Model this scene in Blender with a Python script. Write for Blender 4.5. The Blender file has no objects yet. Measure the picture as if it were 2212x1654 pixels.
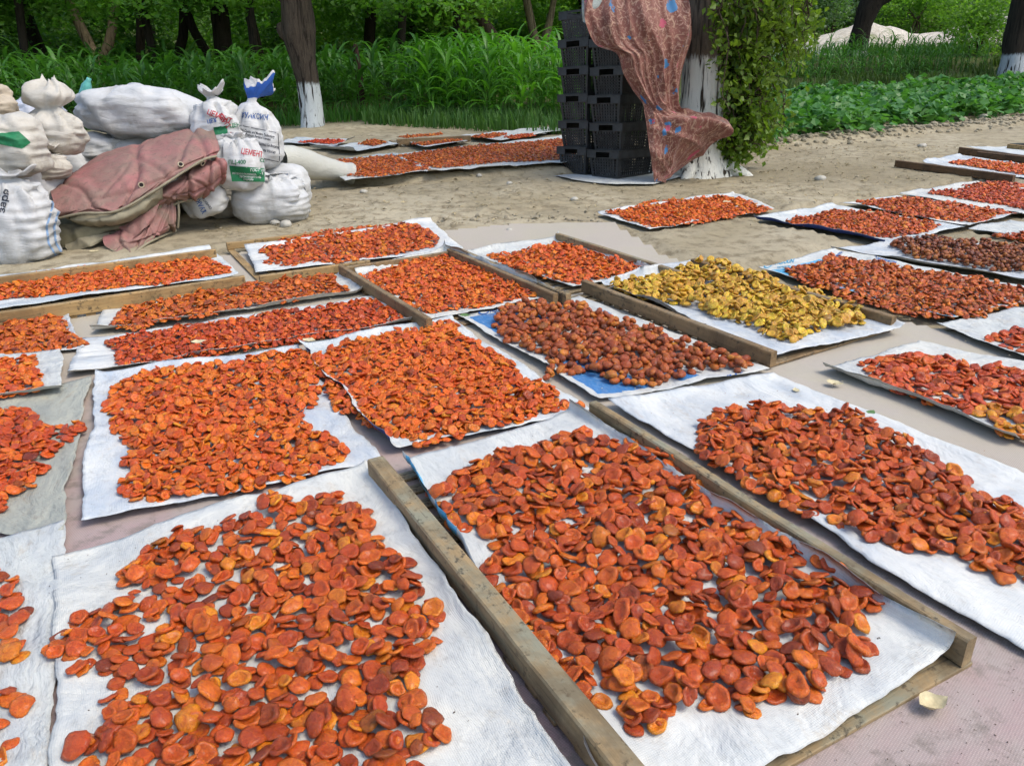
import bpy, bmesh, math, random
import numpy as np
from mathutils import Matrix, Vector
from mathutils.bvhtree import BVHTree

random.seed(7)
RNG = np.random.default_rng(7)
sc = bpy.context.scene
COL = sc.collection

# ------------------------------------------------------------------ camera
# Photo measurements are in a 2211 x 1654 frame; the drying ground is a plane that climbs gently away from the camera.
FPX, CX, CY = 1670., 1105.5, 827.
CAMH, Y0, ROLL = 1.15, 110., 0.017
PITCH = math.atan((CY - Y0) / FPX)
SLOPE = PITCH - math.atan((CY - 230.) / FPX)
W = Matrix.Rotation(SLOPE, 4, 'X')
W3 = np.array(W.to_3x3())
_c, _s = math.cos(ROLL), math.sin(ROLL)
_right = Vector((1, 0, 0)); _up = Vector((0, math.sin(PITCH), math.cos(PITCH)))
_r = _c * _right - _s * _up; _u = _s * _right + _c * _up; _b = _r.cross(_u)
cm = Matrix(((_r.x, _u.x, _b.x, 0), (_r.y, _u.y, _b.y, 0), (_r.z, _u.z, _b.z, CAMH), (0, 0, 0, 1)))
cam_d = bpy.data.cameras.new('camera'); cam = bpy.data.objects.new('camera', cam_d); COL.objects.link(cam)
cam.matrix_world = W @ cm
cam_d.sensor_width = 36.; cam_d.lens = FPX / 2211. * 36.; cam_d.clip_start = .05; cam_d.clip_end = 600.
sc.camera = cam

# ------------------------------------------------------------------ world, sun, exposure
SUN_EL, SUN_AZ = 56., 118.       # azimuth clockwise from +Y (the view direction): to the right, a little behind the camera
wd = bpy.data.worlds.new('World'); sc.world = wd; wd.use_nodes = True
nt = wd.node_tree; bg = nt.nodes['Background']
sky = nt.nodes.new('ShaderNodeTexSky'); sky.sky_type = 'NISHITA'; sky.sun_disc = False
sky.sun_elevation = math.radians(SUN_EL); sky.sun_rotation = math.radians(SUN_AZ)
sky.air_density = 1.0; sky.dust_density = 2.5; sky.ozone_density = 1.0
nt.links.new(sky.outputs[0], bg.inputs[0]); bg.inputs[1].default_value = 0.15
sl = bpy.data.lights.new('sun', 'SUN'); sl.energy = 1.1; sl.angle = math.radians(24.); sl.color = (1.0, .94, .84)
so = bpy.data.objects.new('sun', sl); COL.objects.link(so)
_sd = Vector((math.sin(math.radians(SUN_AZ)) * math.cos(math.radians(SUN_EL)), math.cos(math.radians(SUN_AZ)) * math.cos(math.radians(SUN_EL)), math.sin(math.radians(SUN_EL))))
so.rotation_euler = _sd.to_track_quat('Z', 'Y').to_euler(); so.location = (6, -4, 12)
sc.view_settings.view_transform = 'Standard'; sc.view_settings.look = 'None'
sc.view_settings.exposure = 0.86; sc.view_settings.gamma = 1.0; sc.view_settings.use_curve_mapping = False
sc.render.engine = 'CYCLES'
try:
    sc.cycles.use_denoising = True; sc.cycles.max_bounces = 6; sc.cycles.diffuse_bounces = 3; sc.cycles.glossy_bounces = 2
    sc.cycles.transmission_bounces = 4; sc.cycles.transparent_max_bounces = 6; sc.cycles.use_adaptive_sampling = True; sc.cycles.adaptive_threshold = .02
except Exception:
    pass

# ------------------------------------------------------------------ pixel helpers
def ray(u, v):
    x = (u - CX) / FPX; y = -(v - CY) / FPX
    x, y = _c * x + _s * y, -_s * x + _c * y
    return np.array([x, math.cos(PITCH) + y * math.sin(PITCH), -math.sin(PITCH) + y * math.cos(PITCH)])
def G(u, v, z=0.):                       # where the ray of a photo point meets the drying ground (plane frame)
    d = ray(u, v); t = (z - CAMH) / d[2]
    return np.array([d[0] * t, d[1] * t, z])
def AT(u, v, y):                         # the point of that ray at ground distance y
    d = ray(u, v); t = y / d[1]
    return np.array([d[0] * t, y, CAMH + d[2] * t])
def toW(P): return np.asarray(P) @ W3.T
def wv(P): return Vector(toW(np.asarray(P, float)))

# ------------------------------------------------------------------ noise
_perm = np.random.default_rng(3).random(4096)
def _h(i, j, k): return _perm[(i * 73 + j * 179 + k * 283 + (i * j) % 97 + (j * k) % 89) & 4095]
def vnoise(p):
    p = np.asarray(p, float); q = np.floor(p).astype(np.int64); f = p - q; f = f * f * (3 - 2 * f)
    x, y, z = q[..., 0], q[..., 1], q[..., 2]; fx, fy, fz = f[..., 0], f[..., 1], f[..., 2]
    l = lambda a, b, t: a + (b - a) * t
    return l(l(l(_h(x, y, z), _h(x + 1, y, z), fx), l(_h(x, y + 1, z), _h(x + 1, y + 1, z), fx), fy),
             l(l(_h(x, y, z + 1), _h(x + 1, y, z + 1), fx), l(_h(x, y + 1, z + 1), _h(x + 1, y + 1, z + 1), fx), fy), fz) * 2 - 1
def fbm(p, o=3):
    p = np.asarray(p, float); a, s, r = 1., 0., 0.
    for i in range(o):
        r = r + a * vnoise(p * (2.03 ** i) + 17.3 * i); s += a; a *= .5
    return r / s
def n3(x, y, z=0.): return np.stack(np.broadcast_arrays(np.asarray(x, float), np.asarray(y, float), np.asarray(z, float)), -1)
def sstep(a, b, x):
    t = np.clip((np.asarray(x, float) - a) / (b - a), 0, 1); return t * t * (3 - 2 * t)

# ------------------------------------------------------------------ mesh / object helpers
def mesh_np(name, V, faces, smooth=True, mats=(), uv=None, col=None, midx=None):
    """faces: list of integer arrays (n,k)"""
    V = np.asarray(V, np.float32); me = bpy.data.meshes.new(name)
    faces = [np.asarray(f, np.int32) for f in faces if len(f)]
    loops = np.concatenate([f.ravel() for f in faces]); tot = np.concatenate([np.full(len(f), f.shape[1], np.int32) for f in faces])
    st = np.concatenate([[0], np.cumsum(tot)[:-1]]).astype(np.int32)
    me.vertices.add(len(V)); me.vertices.foreach_set('co', V.ravel())
    me.loops.add(len(loops)); me.loops.foreach_set('vertex_index', loops)
    me.polygons.add(len(tot)); me.polygons.foreach_set('loop_start', st); me.polygons.foreach_set('loop_total', tot)
    if midx is not None: me.polygons.foreach_set('material_index', np.asarray(midx, np.int32))
    me.update(calc_edges=True)
    me.polygons.foreach_set('use_smooth', np.full(len(tot), bool(smooth)))
    if uv is not None:
        l = me.uv_layers.new(name='UVMap'); l.data.foreach_set('uv', np.asarray(uv, np.float32)[loops].ravel())
    if col is not None:
        a = me.color_attributes.new('col', 'FLOAT_COLOR', 'POINT')
        c = np.ones((len(V), 4), np.float32); c[:, :3] = col; a.data.foreach_set('color', c.ravel())
    for m in mats: me.materials.append(m)
    return me
def link(name, me, parent=None, mw=None):
    o = bpy.data.objects.new(name, me); COL.objects.link(o)
    if parent is not None: o.parent = parent
    if mw is not None:
        if parent is None: o.matrix_world = mw
        else: o.matrix_basis = mw
    return o
def tag(o, label=None, cat=None, group=None, kind=None):
    if label: o['label'] = label
    if cat: o['category'] = cat
    if group: o['group'] = group
    if kind: o['kind'] = kind
    return o
def empty(name, mw, label=None, cat=None, group=None):
    o = bpy.data.objects.new(name, None); COL.objects.link(o); o.matrix_world = mw; o.empty_display_size = .1
    return tag(o, label, cat, group)
def place(name, VF, faces, mats, parent=None, **k):
    """mesh given in the plane frame; becomes a world object with its origin at its base"""
    V = toW(VF); base = np.array([V[:, 0].mean(), V[:, 1].mean(), V[:, 2].min()])
    if parent is not None:
        inv = np.array(parent.matrix_world.inverted()); V2 = V @ inv[:3, :3].T + inv[:3, 3]
        return link(name, mesh_np(name, V2, faces, mats=mats, **k), parent)
    return link(name, mesh_np(name, V - base, faces, mats=mats, **k), None, Matrix.Translation(Vector(base)))
def gridf(nu, nv, wrap=False):
    i, j = np.meshgrid(np.arange(nu - (0 if wrap else 1)), np.arange(nv - 1), indexing='ij'); i2 = (i + 1) % nu
    return np.stack([i * nv + j, i2 * nv + j, i2 * nv + j + 1, i * nv + j + 1], -1).reshape(-1, 4)
def ground_m(x, y, z, ang): return W @ Matrix.Translation((x, y, z)) @ Matrix.Rotation(ang, 4, 'Z')

# ------------------------------------------------------------------ materials
def mat(name):
    m = bpy.data.materials.new(name); m.use_nodes = True
    return m, m.node_tree, m.node_tree.nodes['Principled BSDF']
class NB:
    def __init__(s, t): s.t = t
    def n(s, ty, **k):
        o = s.t.nodes.new(ty)
        for a, b in k.items():
            if a.startswith('i_'):
                key = a[2:]; key = int(key) if key.isdigit() else key.replace('_', ' ')
                o.inputs[key].default_value = b
            else: setattr(o, a, b)
        return o
    def l(s, a, b): s.t.links.new(a, b)
    def coord(s, which='Object', scale=(1, 1, 1), rot=(0, 0, 0)):
        c = s.n('ShaderNodeTexCoord'); m = s.n('ShaderNodeMapping'); m.inputs['Scale'].default_value = scale; m.inputs['Rotation'].default_value = rot
        s.l(c.outputs[which], m.inputs[0]); return m.outputs[0]
    def noise(s, vec, scale, detail=4, rough=.6, dist=0):
        o = s.n('ShaderNodeTexNoise'); o.inputs['Scale'].default_value = scale; o.inputs['Detail'].default_value = detail
        o.inputs['Roughness'].default_value = rough; o.inputs['Distortion'].default_value = dist
        if vec is not None: s.l(vec, o.inputs['Vector'])
        return o.outputs[0]
    def ramp(s, fac, stops):
        o = s.n('ShaderNodeValToRGB'); e = o.color_ramp.elements
        while len(e) < len(stops): e.new(.5)
        for a, (p, c) in zip(e, stops): a.position = p; a.color = (*c, 1) if len(c) == 3 else c
        s.l(fac, o.inputs[0]); return o.outputs[0]
    def mix(s, fac, a, b, mode='MIX'):
        o = s.n('ShaderNodeMix', data_type='RGBA', blend_type=mode)
        for k, x in ((0, fac), (6, a), (7, b)):
            if isinstance(x, (int, float)): o.inputs[k].default_value = x
            elif isinstance(x, tuple): o.inputs[k].default_value = (*x, 1) if len(x) == 3 else x
            else: s.l(x, o.inputs[k])
        return o.outputs[2]
    def math(s, op, a, b=None, c=None):
        o = s.n('ShaderNodeMath', operation=op)
        for k, x in enumerate((a, b, c)):
            if x is None: continue
            if isinstance(x, (int, float)): o.inputs[k].default_value = x
            else: s.l(x, o.inputs[k])
        return o.outputs[0]
    def bump(s, h, strength, dist, prev=None):
        o = s.n('ShaderNodeBump'); o.inputs['Strength'].default_value = strength; o.inputs['Distance'].default_value = dist
        s.l(h, o.inputs['Height'])
        if prev is not None: s.l(prev, o.inputs['Normal'])
        return o.outputs[0]
    def sep(s, v):
        o = s.n('ShaderNodeSeparateXYZ'); s.l(v, o.inputs[0]); return o.outputs
K = (0, 0, 0); WH = (1, 1, 1)

def apricot_mat(name, rough=.30, wr=.9):
    m, t, p = mat(name); b = NB(t)
    a = b.n('ShaderNodeAttribute', attribute_name='col'); v = b.coord('Object')
    n1 = b.noise(v, 70, 4, .65, .8); n2 = b.noise(v, 260, 4, .7, 1.5); n3_ = b.noise(v, 700, 2, .6)
    c = b.mix(b.ramp(n1, [(.36, K), (.62, WH)]), b.mix(1.0, a.outputs[0], (.86, .68, .6), 'MULTIPLY'), b.mix(1.0, a.outputs[0], (1.16, 1.28, .9), 'MULTIPLY'))
    c = b.mix(b.math('MULTIPLY', b.ramp(n2, [(.32, WH), (.44, K)]), .7), c, b.mix(1.0, a.outputs[0], (.55, .38, .4), 'MULTIPLY'))
    c = b.mix(b.math('MULTIPLY', b.ramp(n3_, [(.66, K), (.72, WH)]), .35), c, (.55, .30, .12))
    b.l(c, p.inputs['Base Color'])
    b.l(b.ramp(n1, [(.3, (rough + .18,) * 3), (.65, (rough - .04,) * 3)]), p.inputs['Roughness']); p.inputs['Specular IOR Level'].default_value = .5
    p.inputs['Subsurface Weight'].default_value = .22; p.inputs['Coat Weight'].default_value = .22; p.inputs['Coat Roughness'].default_value = .22; p.inputs['Subsurface Radius'].default_value = (1, .30, .05); p.inputs['Subsurface Scale'].default_value = .004
    nb = b.bump(n2, wr, .006); nb = b.bump(n1, .7, .010, nb); b.l(nb, p.inputs['Normal'])
    return m
M_apr = apricot_mat('dried apricot flesh')
M_whole = apricot_mat('dried whole apricot skin', .36, .9)

def sheet_mat(name, base=(.73, .74, .73), dirt=.35, prints=(), tint=(.55, .585, .62), seed=0.):
    base = (base[0] * .81, base[1] * .795, base[2] * .725); tint = (tint[0] * .84, tint[1] * .83, tint[2] * .775)
    m, t, p = mat(name); b = NB(t); v = b.coord('UV'); vo = b.n('ShaderNodeMapping'); vo.inputs['Location'].default_value = (seed * 3.1, seed * 1.7, 0); b.l(v, vo.inputs[0]); v2 = vo.outputs[0]
    n1 = b.noise(v2, 4.2, 5, .65, .5); n2 = b.noise(v2, 16, 5, .75); n3_ = b.noise(v2, 55, 4, .8)
    c = b.mix(b.ramp(n1, [(.42, K), (.68, WH)]), base, tuple(x * .93 for x in tint))
    st = b.n('ShaderNodeMapping'); st.inputs['Scale'].default_value = (1, .12, 1); b.l(v2, st.inputs[0])
    n4 = b.noise(st.outputs[0], 38, 4, .7)
    c = b.mix(b.math('MULTIPLY', b.ramp(n4, [(.45, K), (.7, WH)]), .30), c, tint)
    for (u0, u1, w0, w1, colr) in prints:
        s = b.sep(v); wob = b.math('MULTIPLY', b.math('SUBTRACT', n2, .5), .02)
        uu = b.math('ADD', s[0], wob); ww = b.math('ADD', s[1], wob)
        f = b.math('MULTIPLY', b.math('MULTIPLY', b.math('GREATER_THAN', uu, u0), b.math('LESS_THAN', uu, u1)), b.math('MULTIPLY', b.math('GREATER_THAN', ww, w0), b.math('LESS_THAN', ww, w1)))
        f = b.math('MULTIPLY', f, b.ramp(n3_, [(.25, (.6, .6, .6)), (.5, WH)]))
        c = b.mix(f, c, colr)
    d = b.math('MULTIPLY', b.ramp(b.math('MULTIPLY', n2, n3_), [(.26, K), (.42, WH)]), dirt)
    c = b.mix(d, c, (.22, .21, .18)); b.l(c, p.inputs['Base Color'])
    stn = b.math('MULTIPLY', b.math('MULTIPLY', b.ramp(b.noise(v2, 7.5, 4, .7, .4), [(.56, K), (.70, WH)]), b.ramp(n3_, [(.35, K), (.6, WH)])), .40); c = b.mix(stn, c, (.36, .25, .13))
    sp = b.noise(v2, 140, 2, .5)
    c2 = b.mix(b.math('MULTIPLY', b.ramp(sp, [(.72, K), (.76, WH)]), .6), c, (.12, .10, .07)); b.l(c2, p.inputs['Base Color'])
    p.inputs['Roughness'].default_value = .62; p.inputs['Specular IOR Level'].default_value = .35
    o = b.coord('UV', (1, 1, 1)); wx = b.n('ShaderNodeTexWave', wave_type='BANDS', bands_direction='X'); wx.inputs['Scale'].default_value = 62.; b.l(o, wx.inputs[0])
    wy = b.n('ShaderNodeTexWave', wave_type='BANDS', bands_direction='Y'); wy.inputs['Scale'].default_value = 95.; b.l(o, wy.inputs[0])
    weave = b.math('ADD', wx.outputs[1], wy.outputs[1])
    nb = b.bump(weave, .3, .0014); nb = b.bump(n1, .7, .03, nb); nb = b.bump(n2, .22, .006, nb); nb = b.bump(b.noise(v2, 2.2, 3, .5, .8), .9, .06, nb); b.l(nb, p.inputs['Normal'])
    return m
def wood_mat(name, base, grey, g=.5):
    m, t, p = mat(name); b = NB(t); v = b.coord('Object', (3, 40, 40)); w = b.coord('Object')
    n1 = b.noise(v, 1.6, 6, .65, .4); n2 = b.noise(w, 9, 5, .7); n5 = b.noise(w, 38, 4, .7)
    c = b.mix(b.ramp(n1, [(.32, K), (.7, WH)]), tuple(x * .62 for x in base), base)
    up = b.sep(b.n('ShaderNodeNewGeometry').outputs['Normal'])[2]
    f = b.math('MULTIPLY', b.ramp(n2, [(.40, K), (.62, WH)]), b.ramp(up, [(.3, (g * .35,) * 3), (.8, (min(1, g * 1.35),) * 3)]))
    c = b.mix(f, c, grey); c = b.mix(b.math('MULTIPLY', b.ramp(n5, [(.56, K), (.66, WH)]), .8), c, (.035, .028, .018)); c = b.mix(b.math('MULTIPLY', b.ramp(b.noise(w, 4.5, 5, .7, .6), [(.48, K), (.62, WH)]), .7), c, tuple(x * .38 for x in base)); c = b.mix(b.ramp(b.noise(b.coord('Object', (2.2, 60, 60)), 1.4, 3, .6), [(.30, (.75,) * 3), (.40, K)]), c, (.03, .022, .014))
    b.l(c, p.inputs['Base Color']); p.inputs['Roughness'].default_value = .78
    b.l(b.bump(n1, .7, .004), p.inputs['Normal'])
    return m
M_wood = wood_mat('weathered tray wood', (.36, .25, .12), (.23, .22, .15), .75)
M_wood_tan = wood_mat('tan tray wood', (.44, .28, .11), (.24, .20, .12), .35)
M_wood_dark = wood_mat('dark tray wood', (.17, .09, .04), (.10, .08, .05), .4)
M_wood_mid = wood_mat('brown tray wood', (.30, .19, .085), (.20, .17, .11), .5)

def simple(name, col, rough=.7, nscale=30, var=.35, bump=.3, bdist=.005, spec=.4, coord='Object'):
    m, t, p = mat(name); b = NB(t); v = b.coord(coord)
    n = b.noise(v, nscale, 5, .65)
    c = b.mix(b.ramp(n, [(.3, K), (.7, WH)]), tuple(x * (1 - var) for x in col), tuple(min(1, x * (1 + var * .5)) for x in col))
    b.l(c, p.inputs['Base Color']); p.inputs['Roughness'].default_value = rough; p.inputs['Specular IOR Level'].default_value = spec
    b.l(b.bump(n, bump, bdist), p.inputs['Normal']); return m
def sack_mat(name, base=(.68, .69, .68), dirt=(.36, .34, .28), amt=.5, sc_=1.):
    base = tuple(x * .74 for x in base); dirt = tuple(x * .8 for x in dirt); amt = min(1., amt * 1.4)
    m, t, p = mat(name); b = NB(t); v = b.coord('Object'); n1 = b.noise(v, 5 * sc_, 5, .7, .5); n2 = b.noise(v, 24, 5, .75)
    st = b.coord('Object', (9, 9, 34)); n3_ = b.noise(st, 1., 4, .6, .8)
    z = b.sep(b.coord('Object'))[2]
    low = b.ramp(z, [(0., (.8, .8, .8)), (.16, K)])
    f = b.math('MULTIPLY', b.math('ADD', b.ramp(n1, [(.46, K), (.72, WH)]), low), b.math('MULTIPLY', b.ramp(n2, [(.25, (.3, .3, .3)), (.6, WH)]), amt))
    c = b.mix(f, base, dirt); b.l(c, p.inputs['Base Color'])
    p.inputs['Roughness'].default_value = .6; p.inputs['Specular IOR Level'].default_value = .35
    nb = b.bump(n3_, .35, .02); nb = b.bump(n2, .2, .006, nb); b.l(nb, p.inputs['Normal']); return m
def leaf_mat(name, c1, c2, trans=.35, rough=.5, scale=1.3):
    m, t, p = mat(name); b = NB(t); v = b.n('ShaderNodeNewGeometry').outputs['Position']
    n = b.noise(v, scale, 3, .6); n2 = b.noise(v, scale * 9, 2, .6)
    c = b.mix(b.ramp(b.math('ADD', b.math('MULTIPLY', n, .6), b.math('MULTIPLY', n2, .4)), [(.35, K), (.65, WH)]), c1, c2)
    b.l(c, p.inputs['Base Color']); p.inputs['Roughness'].default_value = rough; p.inputs['Specular IOR Level'].default_value = .35
    tr = b.n('ShaderNodeBsdfTranslucent'); b.l(b.mix(1.0, c, (1.5, 1.7, .7), 'MULTIPLY'), tr.inputs[0])
    mx = b.n('ShaderNodeMixShader'); mx.inputs[0].default_value = trans; b.l(p.outputs[0], mx.inputs[1]); b.l(tr.outputs[0], mx.inputs[2])
    b.l(mx.outputs[0], t.nodes['Material Output'].inputs[0]); return m
def bark_mat(name, col=(.10, .075, .05), white_top=None, wcol=(.66, .66, .60)):
    m, t, p = mat(name); b = NB(t); v = b.coord('Object', (22, 22, 2.4)); n = b.noise(v, 1., 8, .8, 1.6)
    vv = b.n('ShaderNodeTexVoronoi'); vv.inputs['Scale'].default_value = 1.; vv.feature = 'DISTANCE_TO_EDGE'; wv2 = b.n('ShaderNodeVectorMath', operation='MULTIPLY_ADD'); nn_ = b.n('ShaderNodeTexNoise'); nn_.inputs['Scale'].default_value = 9.; b.l(b.coord('Object'), nn_.inputs[0]); b.l(nn_.outputs[1], wv2.inputs[0]); wv2.inputs[1].default_value = (2.2, 2.2, 1.2); b.l(b.coord('Object', (17, 17, 1.7)), wv2.inputs[2]); b.l(wv2.outputs[0], vv.inputs[0])
    n7 = b.noise(b.coord('Object', (20, 20, 1.5)), 1., 3, .55, .4); crack = b.ramp(n7, [(.36, K), (.44, WH)])
    c = b.mix(b.ramp(n, [(.32, K), (.7, WH)]), tuple(x * .4 for x in col), tuple(x * 1.5 for x in col))
    c = b.mix(crack, tuple(x * .35 for x in col), c)
    if white_top:
        z = b.sep(b.coord('Object'))[2]; f = b.math('ADD', z, b.math('MULTIPLY', b.math('SUBTRACT', n, .5), .35))
        wm = b.ramp(b.math('SUBTRACT', f, white_top), [(0., WH), (.05, K)])
        flake = b.math('MULTIPLY', b.ramp(n, [(.34, K), (.44, WH)]), b.ramp(n7, [(.37, K), (.42, WH)]))
        c = b.mix(b.math('MULTIPLY', wm, flake), c, wcol)
    b.l(c, p.inputs['Base Color']); p.inputs['Roughness'].default_value = .9; p.inputs['Specular IOR Level'].default_value = .2
    nb = b.bump(n, .9, .03); nb = b.bump(crack, .6, .02, nb); b.l(nb, p.inputs['Normal']); return m

# ------------------------------------------------------------------ shared layout: sheets and trays (photo points: back-left, back-right, front-right, front-left)
BLUE = (.035, .17, .40); SKYB = (.08, .36, .58); NAVY = (.02, .04, .17)
# name: (corners, z, curls{edge:(height,width)}, material key, label)
SHEETS = {}
def S(key, px, z=.012, curl=None, mk='white', label='', group=None): SHEETS[key] = dict(px=px, z=z, curl=curl or {}, mk=mk, label=label, group=group)
S('front', [(112, 1205), (795, 1003), (1250, 1690), (112, 1760)], .024, {'t': (.006, .04), 'r': (.02, .04)}, 'w1', 'white woven sheet with a cleanly folded back edge, left of the mossy rail')
S('corner', [(-260, 1210), (140, 1128), (100, 1690), (-420, 1790)], .014, {}, 'w2', 'dirty white sheet with a few scattered apricots, its edge beside a grey gap')
S('greysheet', [(-230, 900), (203, 818), (142, 1152), (-330, 1160)], .010, {'r': (.01, .05)}, 'grey', 'greyish soiled sack sheet under a heap of dark red apricots')
S('midleft', [(205, 812), (645, 752), (825, 995), (172, 1135)], .016, {'l': (.012, .04), 't': (.012, .04)}, 'w3', 'white sack sheet holding a thick orange spread with a thin patch of bare cloth')
S('midcentre', [(640, 752), (975, 686), (1275, 888), (832, 978)], .020, {'l': (.045, .05), 't': (.012, .05)}, 'w4', 'white sheet with navy underside showing along its raised edge')
S('longstrip', [(182, 732), (805, 643), (915, 697), (148, 816)], .014, {'b': (.02, .035)}, 'w5', 'narrow white strip sheet with a green leaf on its empty end')
S('brownstrip', [(222, 662), (742, 592), (790, 634), (196, 722)], .020, {'b': (.03, .035), 'r': (.03, .04)}, 'w1', 'white strip sheet edged up along a board, brownish apricots on it')
S('leftsmall', [(-160, 715), (150, 672), (186, 752), (-180, 800)], .016, {'t': (.02, .04), 'r': (.02, .04)}, 'w3', 'small white sheet with torn corner below the tan rail')
S('leftlow', [(-170, 800), (130, 757), (138, 848), (-190, 898)], .022, {'t': (.015, .03), 'b': (.02, .03)}, 'w2', 'small fringed white sheet lying over the grey soiled one')
S('lefttray', [(-210, 636), (455, 540), (515, 594), (-240, 703)], .030, {'t': (.035, .05), 'r': (.008, .05)}, 'w4', 'white sheet with pointed corner inside the tan left tray')
S('backtray', [(528, 540), (930, 478), (1002, 537), (552, 592)], .030, {'t': (.03, .05)}, 'w5', 'clean white sheet in the tray nearest the sack pile')
S('innertray', [(765, 590), (965, 545), (1205, 640), (912, 693)], .030, {'t': (.04, .05), 'r': (.075, .06)}, 'w1', 'white sheet standing up along the rail with a torn triangular tab')
S('wiretray', [(1004, 549), (1206, 516), (1420, 590), (1236, 622)], .030, {'t': (.03, .05), 'r': (.05, .05)}, 'w2', 'white sheet in the tray whose rail end is bound with wire')
S('golden', [(1290, 617), (1505, 567), (1957, 708), (1655, 772)], .034, {'l': (.03, .04), 't': (.06, .05), 'r': (.02, .04)}, 'w3', 'white sheet under golden yellow apricots')
S('printed', [(980, 680), (1250, 642), (1662, 800), (1285, 865)], .016, {'l': (.012, .03)}, 'print1', 'printed sack sheet with blue panels under whole brown apricots')
S('fronttray', [(858, 1004), (1240, 886), (2062, 1402), (1378, 1870)], .034, {'l': (.04, .03), 'r': (.05, .03)}, 'print3', 'white sheet with blue underside lining the big wooden tray')
S('rightbig', [(1312, 868), (1668, 812), (2560, 1160), (2330, 1470)], .022, {'t': (.008, .05)}, 'w5', 'large white sheet edging over the tray rail, crowded with mixed apricots')
S('rolled', [(1770, 800), (1985, 742), (2500, 850), (2180, 960)], .014, {'l': (.035, .05)}, 'w1', 'white sheet with one side rolled over beside a dry leaf')
S('rightedge', [(2020, 702), (2230, 662), (2560, 780), (2340, 830)], .018, {'l': (.015, .05)}, 'w2', 'white mottled sheet with few red apricots next to the blue edged sheet')
S('printright', [(1632, 582), (1800, 540), (2300, 640), (2048, 692)], .018, {'t': (.015, .04), 'l': (.012, .04)}, 'print2', 'printed sack sheet with bright blue front edge under trampled brown apricots')
S('walnutlike', [(1790, 540), (1990, 512), (2420, 575), (2230, 612)], .014, {'l': (.02, .04)}, 'w3', 'grey white sheet under dark brown whole apricots')
S('bluefold', [(1620, 474), (1795, 444), (2085, 492), (1905, 527)], .014, {'l': (.03, .04), 't': (.015, .04)}, 'w4', 'white sheet with dark blue folded edge on the dirt')
S('twin', [(1812, 440), (1935, 424), (2210, 462), (2085, 492)], .020, {'l': (.012, .04), 'b': (.01, .04)}, 'w5', 'white sheet with a curled flap between two orange spreads')
S('upper', [(1940, 420), (2110, 392), (2420, 440), (2240, 470)], .014, {'t': (.01, .04)}, 'w1', 'white sheet with two red bands of apricots in front of the dark tray')
S('sliver', [(2090, 495), (2180, 476), (2420, 512), (2300, 535)], .016, {}, 'w2', 'white sheet with a small orange pile beside the dark brown one')
S('farright', [(1990, 352), (2070, 336), (2330, 372), (2290, 398)], .030, {'t': (.02, .05)}, 'w3', 'white sheet in the dark tray by the field path')
S('farupper', [(2085, 318), (2180, 318), (2380, 345), (2330, 358)], .034, {}, 'w4', 'white sheet in the double railed tray by the field path')
S('alone', [(1288, 461), (1582, 420), (1672, 454), (1402, 497)], .014, {'t': (.02, .05), 'r': (.015, .04)}, 'w5', 'white sheet with bright orange apricots lying alone on the dirt')
S('farlong', [(845, 334), (1235, 292), (1250, 352), (925, 372)], 0.110, {'b': (.01, .05)}, 'w1', 'long white sheet beside the black crates')
S('farnear', [(690, 350), (850, 330), (935, 368), (745, 392)], 0.105, {}, 'w2', 'white sheet behind the translucent bag')
S('farred', [(608, 308), (640, 298), (770, 302), (735, 317)], 0.110, {'b': (.04, .1)}, 'w3', 'white sheet with bright red apricots by the whitewashed tree')
S('farpale', [(665, 322), (800, 305), (870, 310), (760, 330)], 0.105, {'l': (.05, .1)}, 'w4', 'crumpled pale sheet with a small heap')
S('farmid', [(872, 306), (985, 297), (1010, 305), (915, 319)], 0.110, {}, 'w5', 'white sheet below the far wooden board')
S('farend', [(995, 293), (1080, 284), (1180, 288), (1080, 304)], 0.110, {}, 'w1', 'white sheet with a twin heap near the weeds')
S('farlast', [(1085, 284), (1180, 276), (1230, 278), (1150, 292)], 0.105, {}, 'w2', 'crumpled white sheet against the weeds, nearly empty')
TARP = [(-420, 640), (120, 600), (520, 545), (935, 500), (1160, 478), (1272, 463), (1335, 482), (1430, 545), (1610, 610), (1960, 690), (2330, 770), (2900, 1150), (2600, 1900), (-900, 1900), (-1000, 900)]
def poly_in(px, py, poly):
    r = np.zeros(px.shape, bool); n = len(poly); j = n - 1
    for i in range(n):
        xi, yi = poly[i]; xj, yj = poly[j]
        c = ((yi > py) != (yj > py)) & (px < (xj - xi) * (py - yi) / (yj - yi + 1e-12) + xi); r ^= c; j = i
    return r
def polyF(px, z=0.): return [tuple(G(u, v, z)[:2]) for u, v in px]
def grow(poly, d):
    c = np.mean(poly, 0); return [tuple(c + (np.array(q) - c) * (1 + d / (np.linalg.norm(np.array(q) - c) + 1e-6))) for q in poly]
FLAT = [grow(polyF(s['px']), .12) for s in SHEETS.values()] + [grow(polyF(TARP), .05)]

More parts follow.
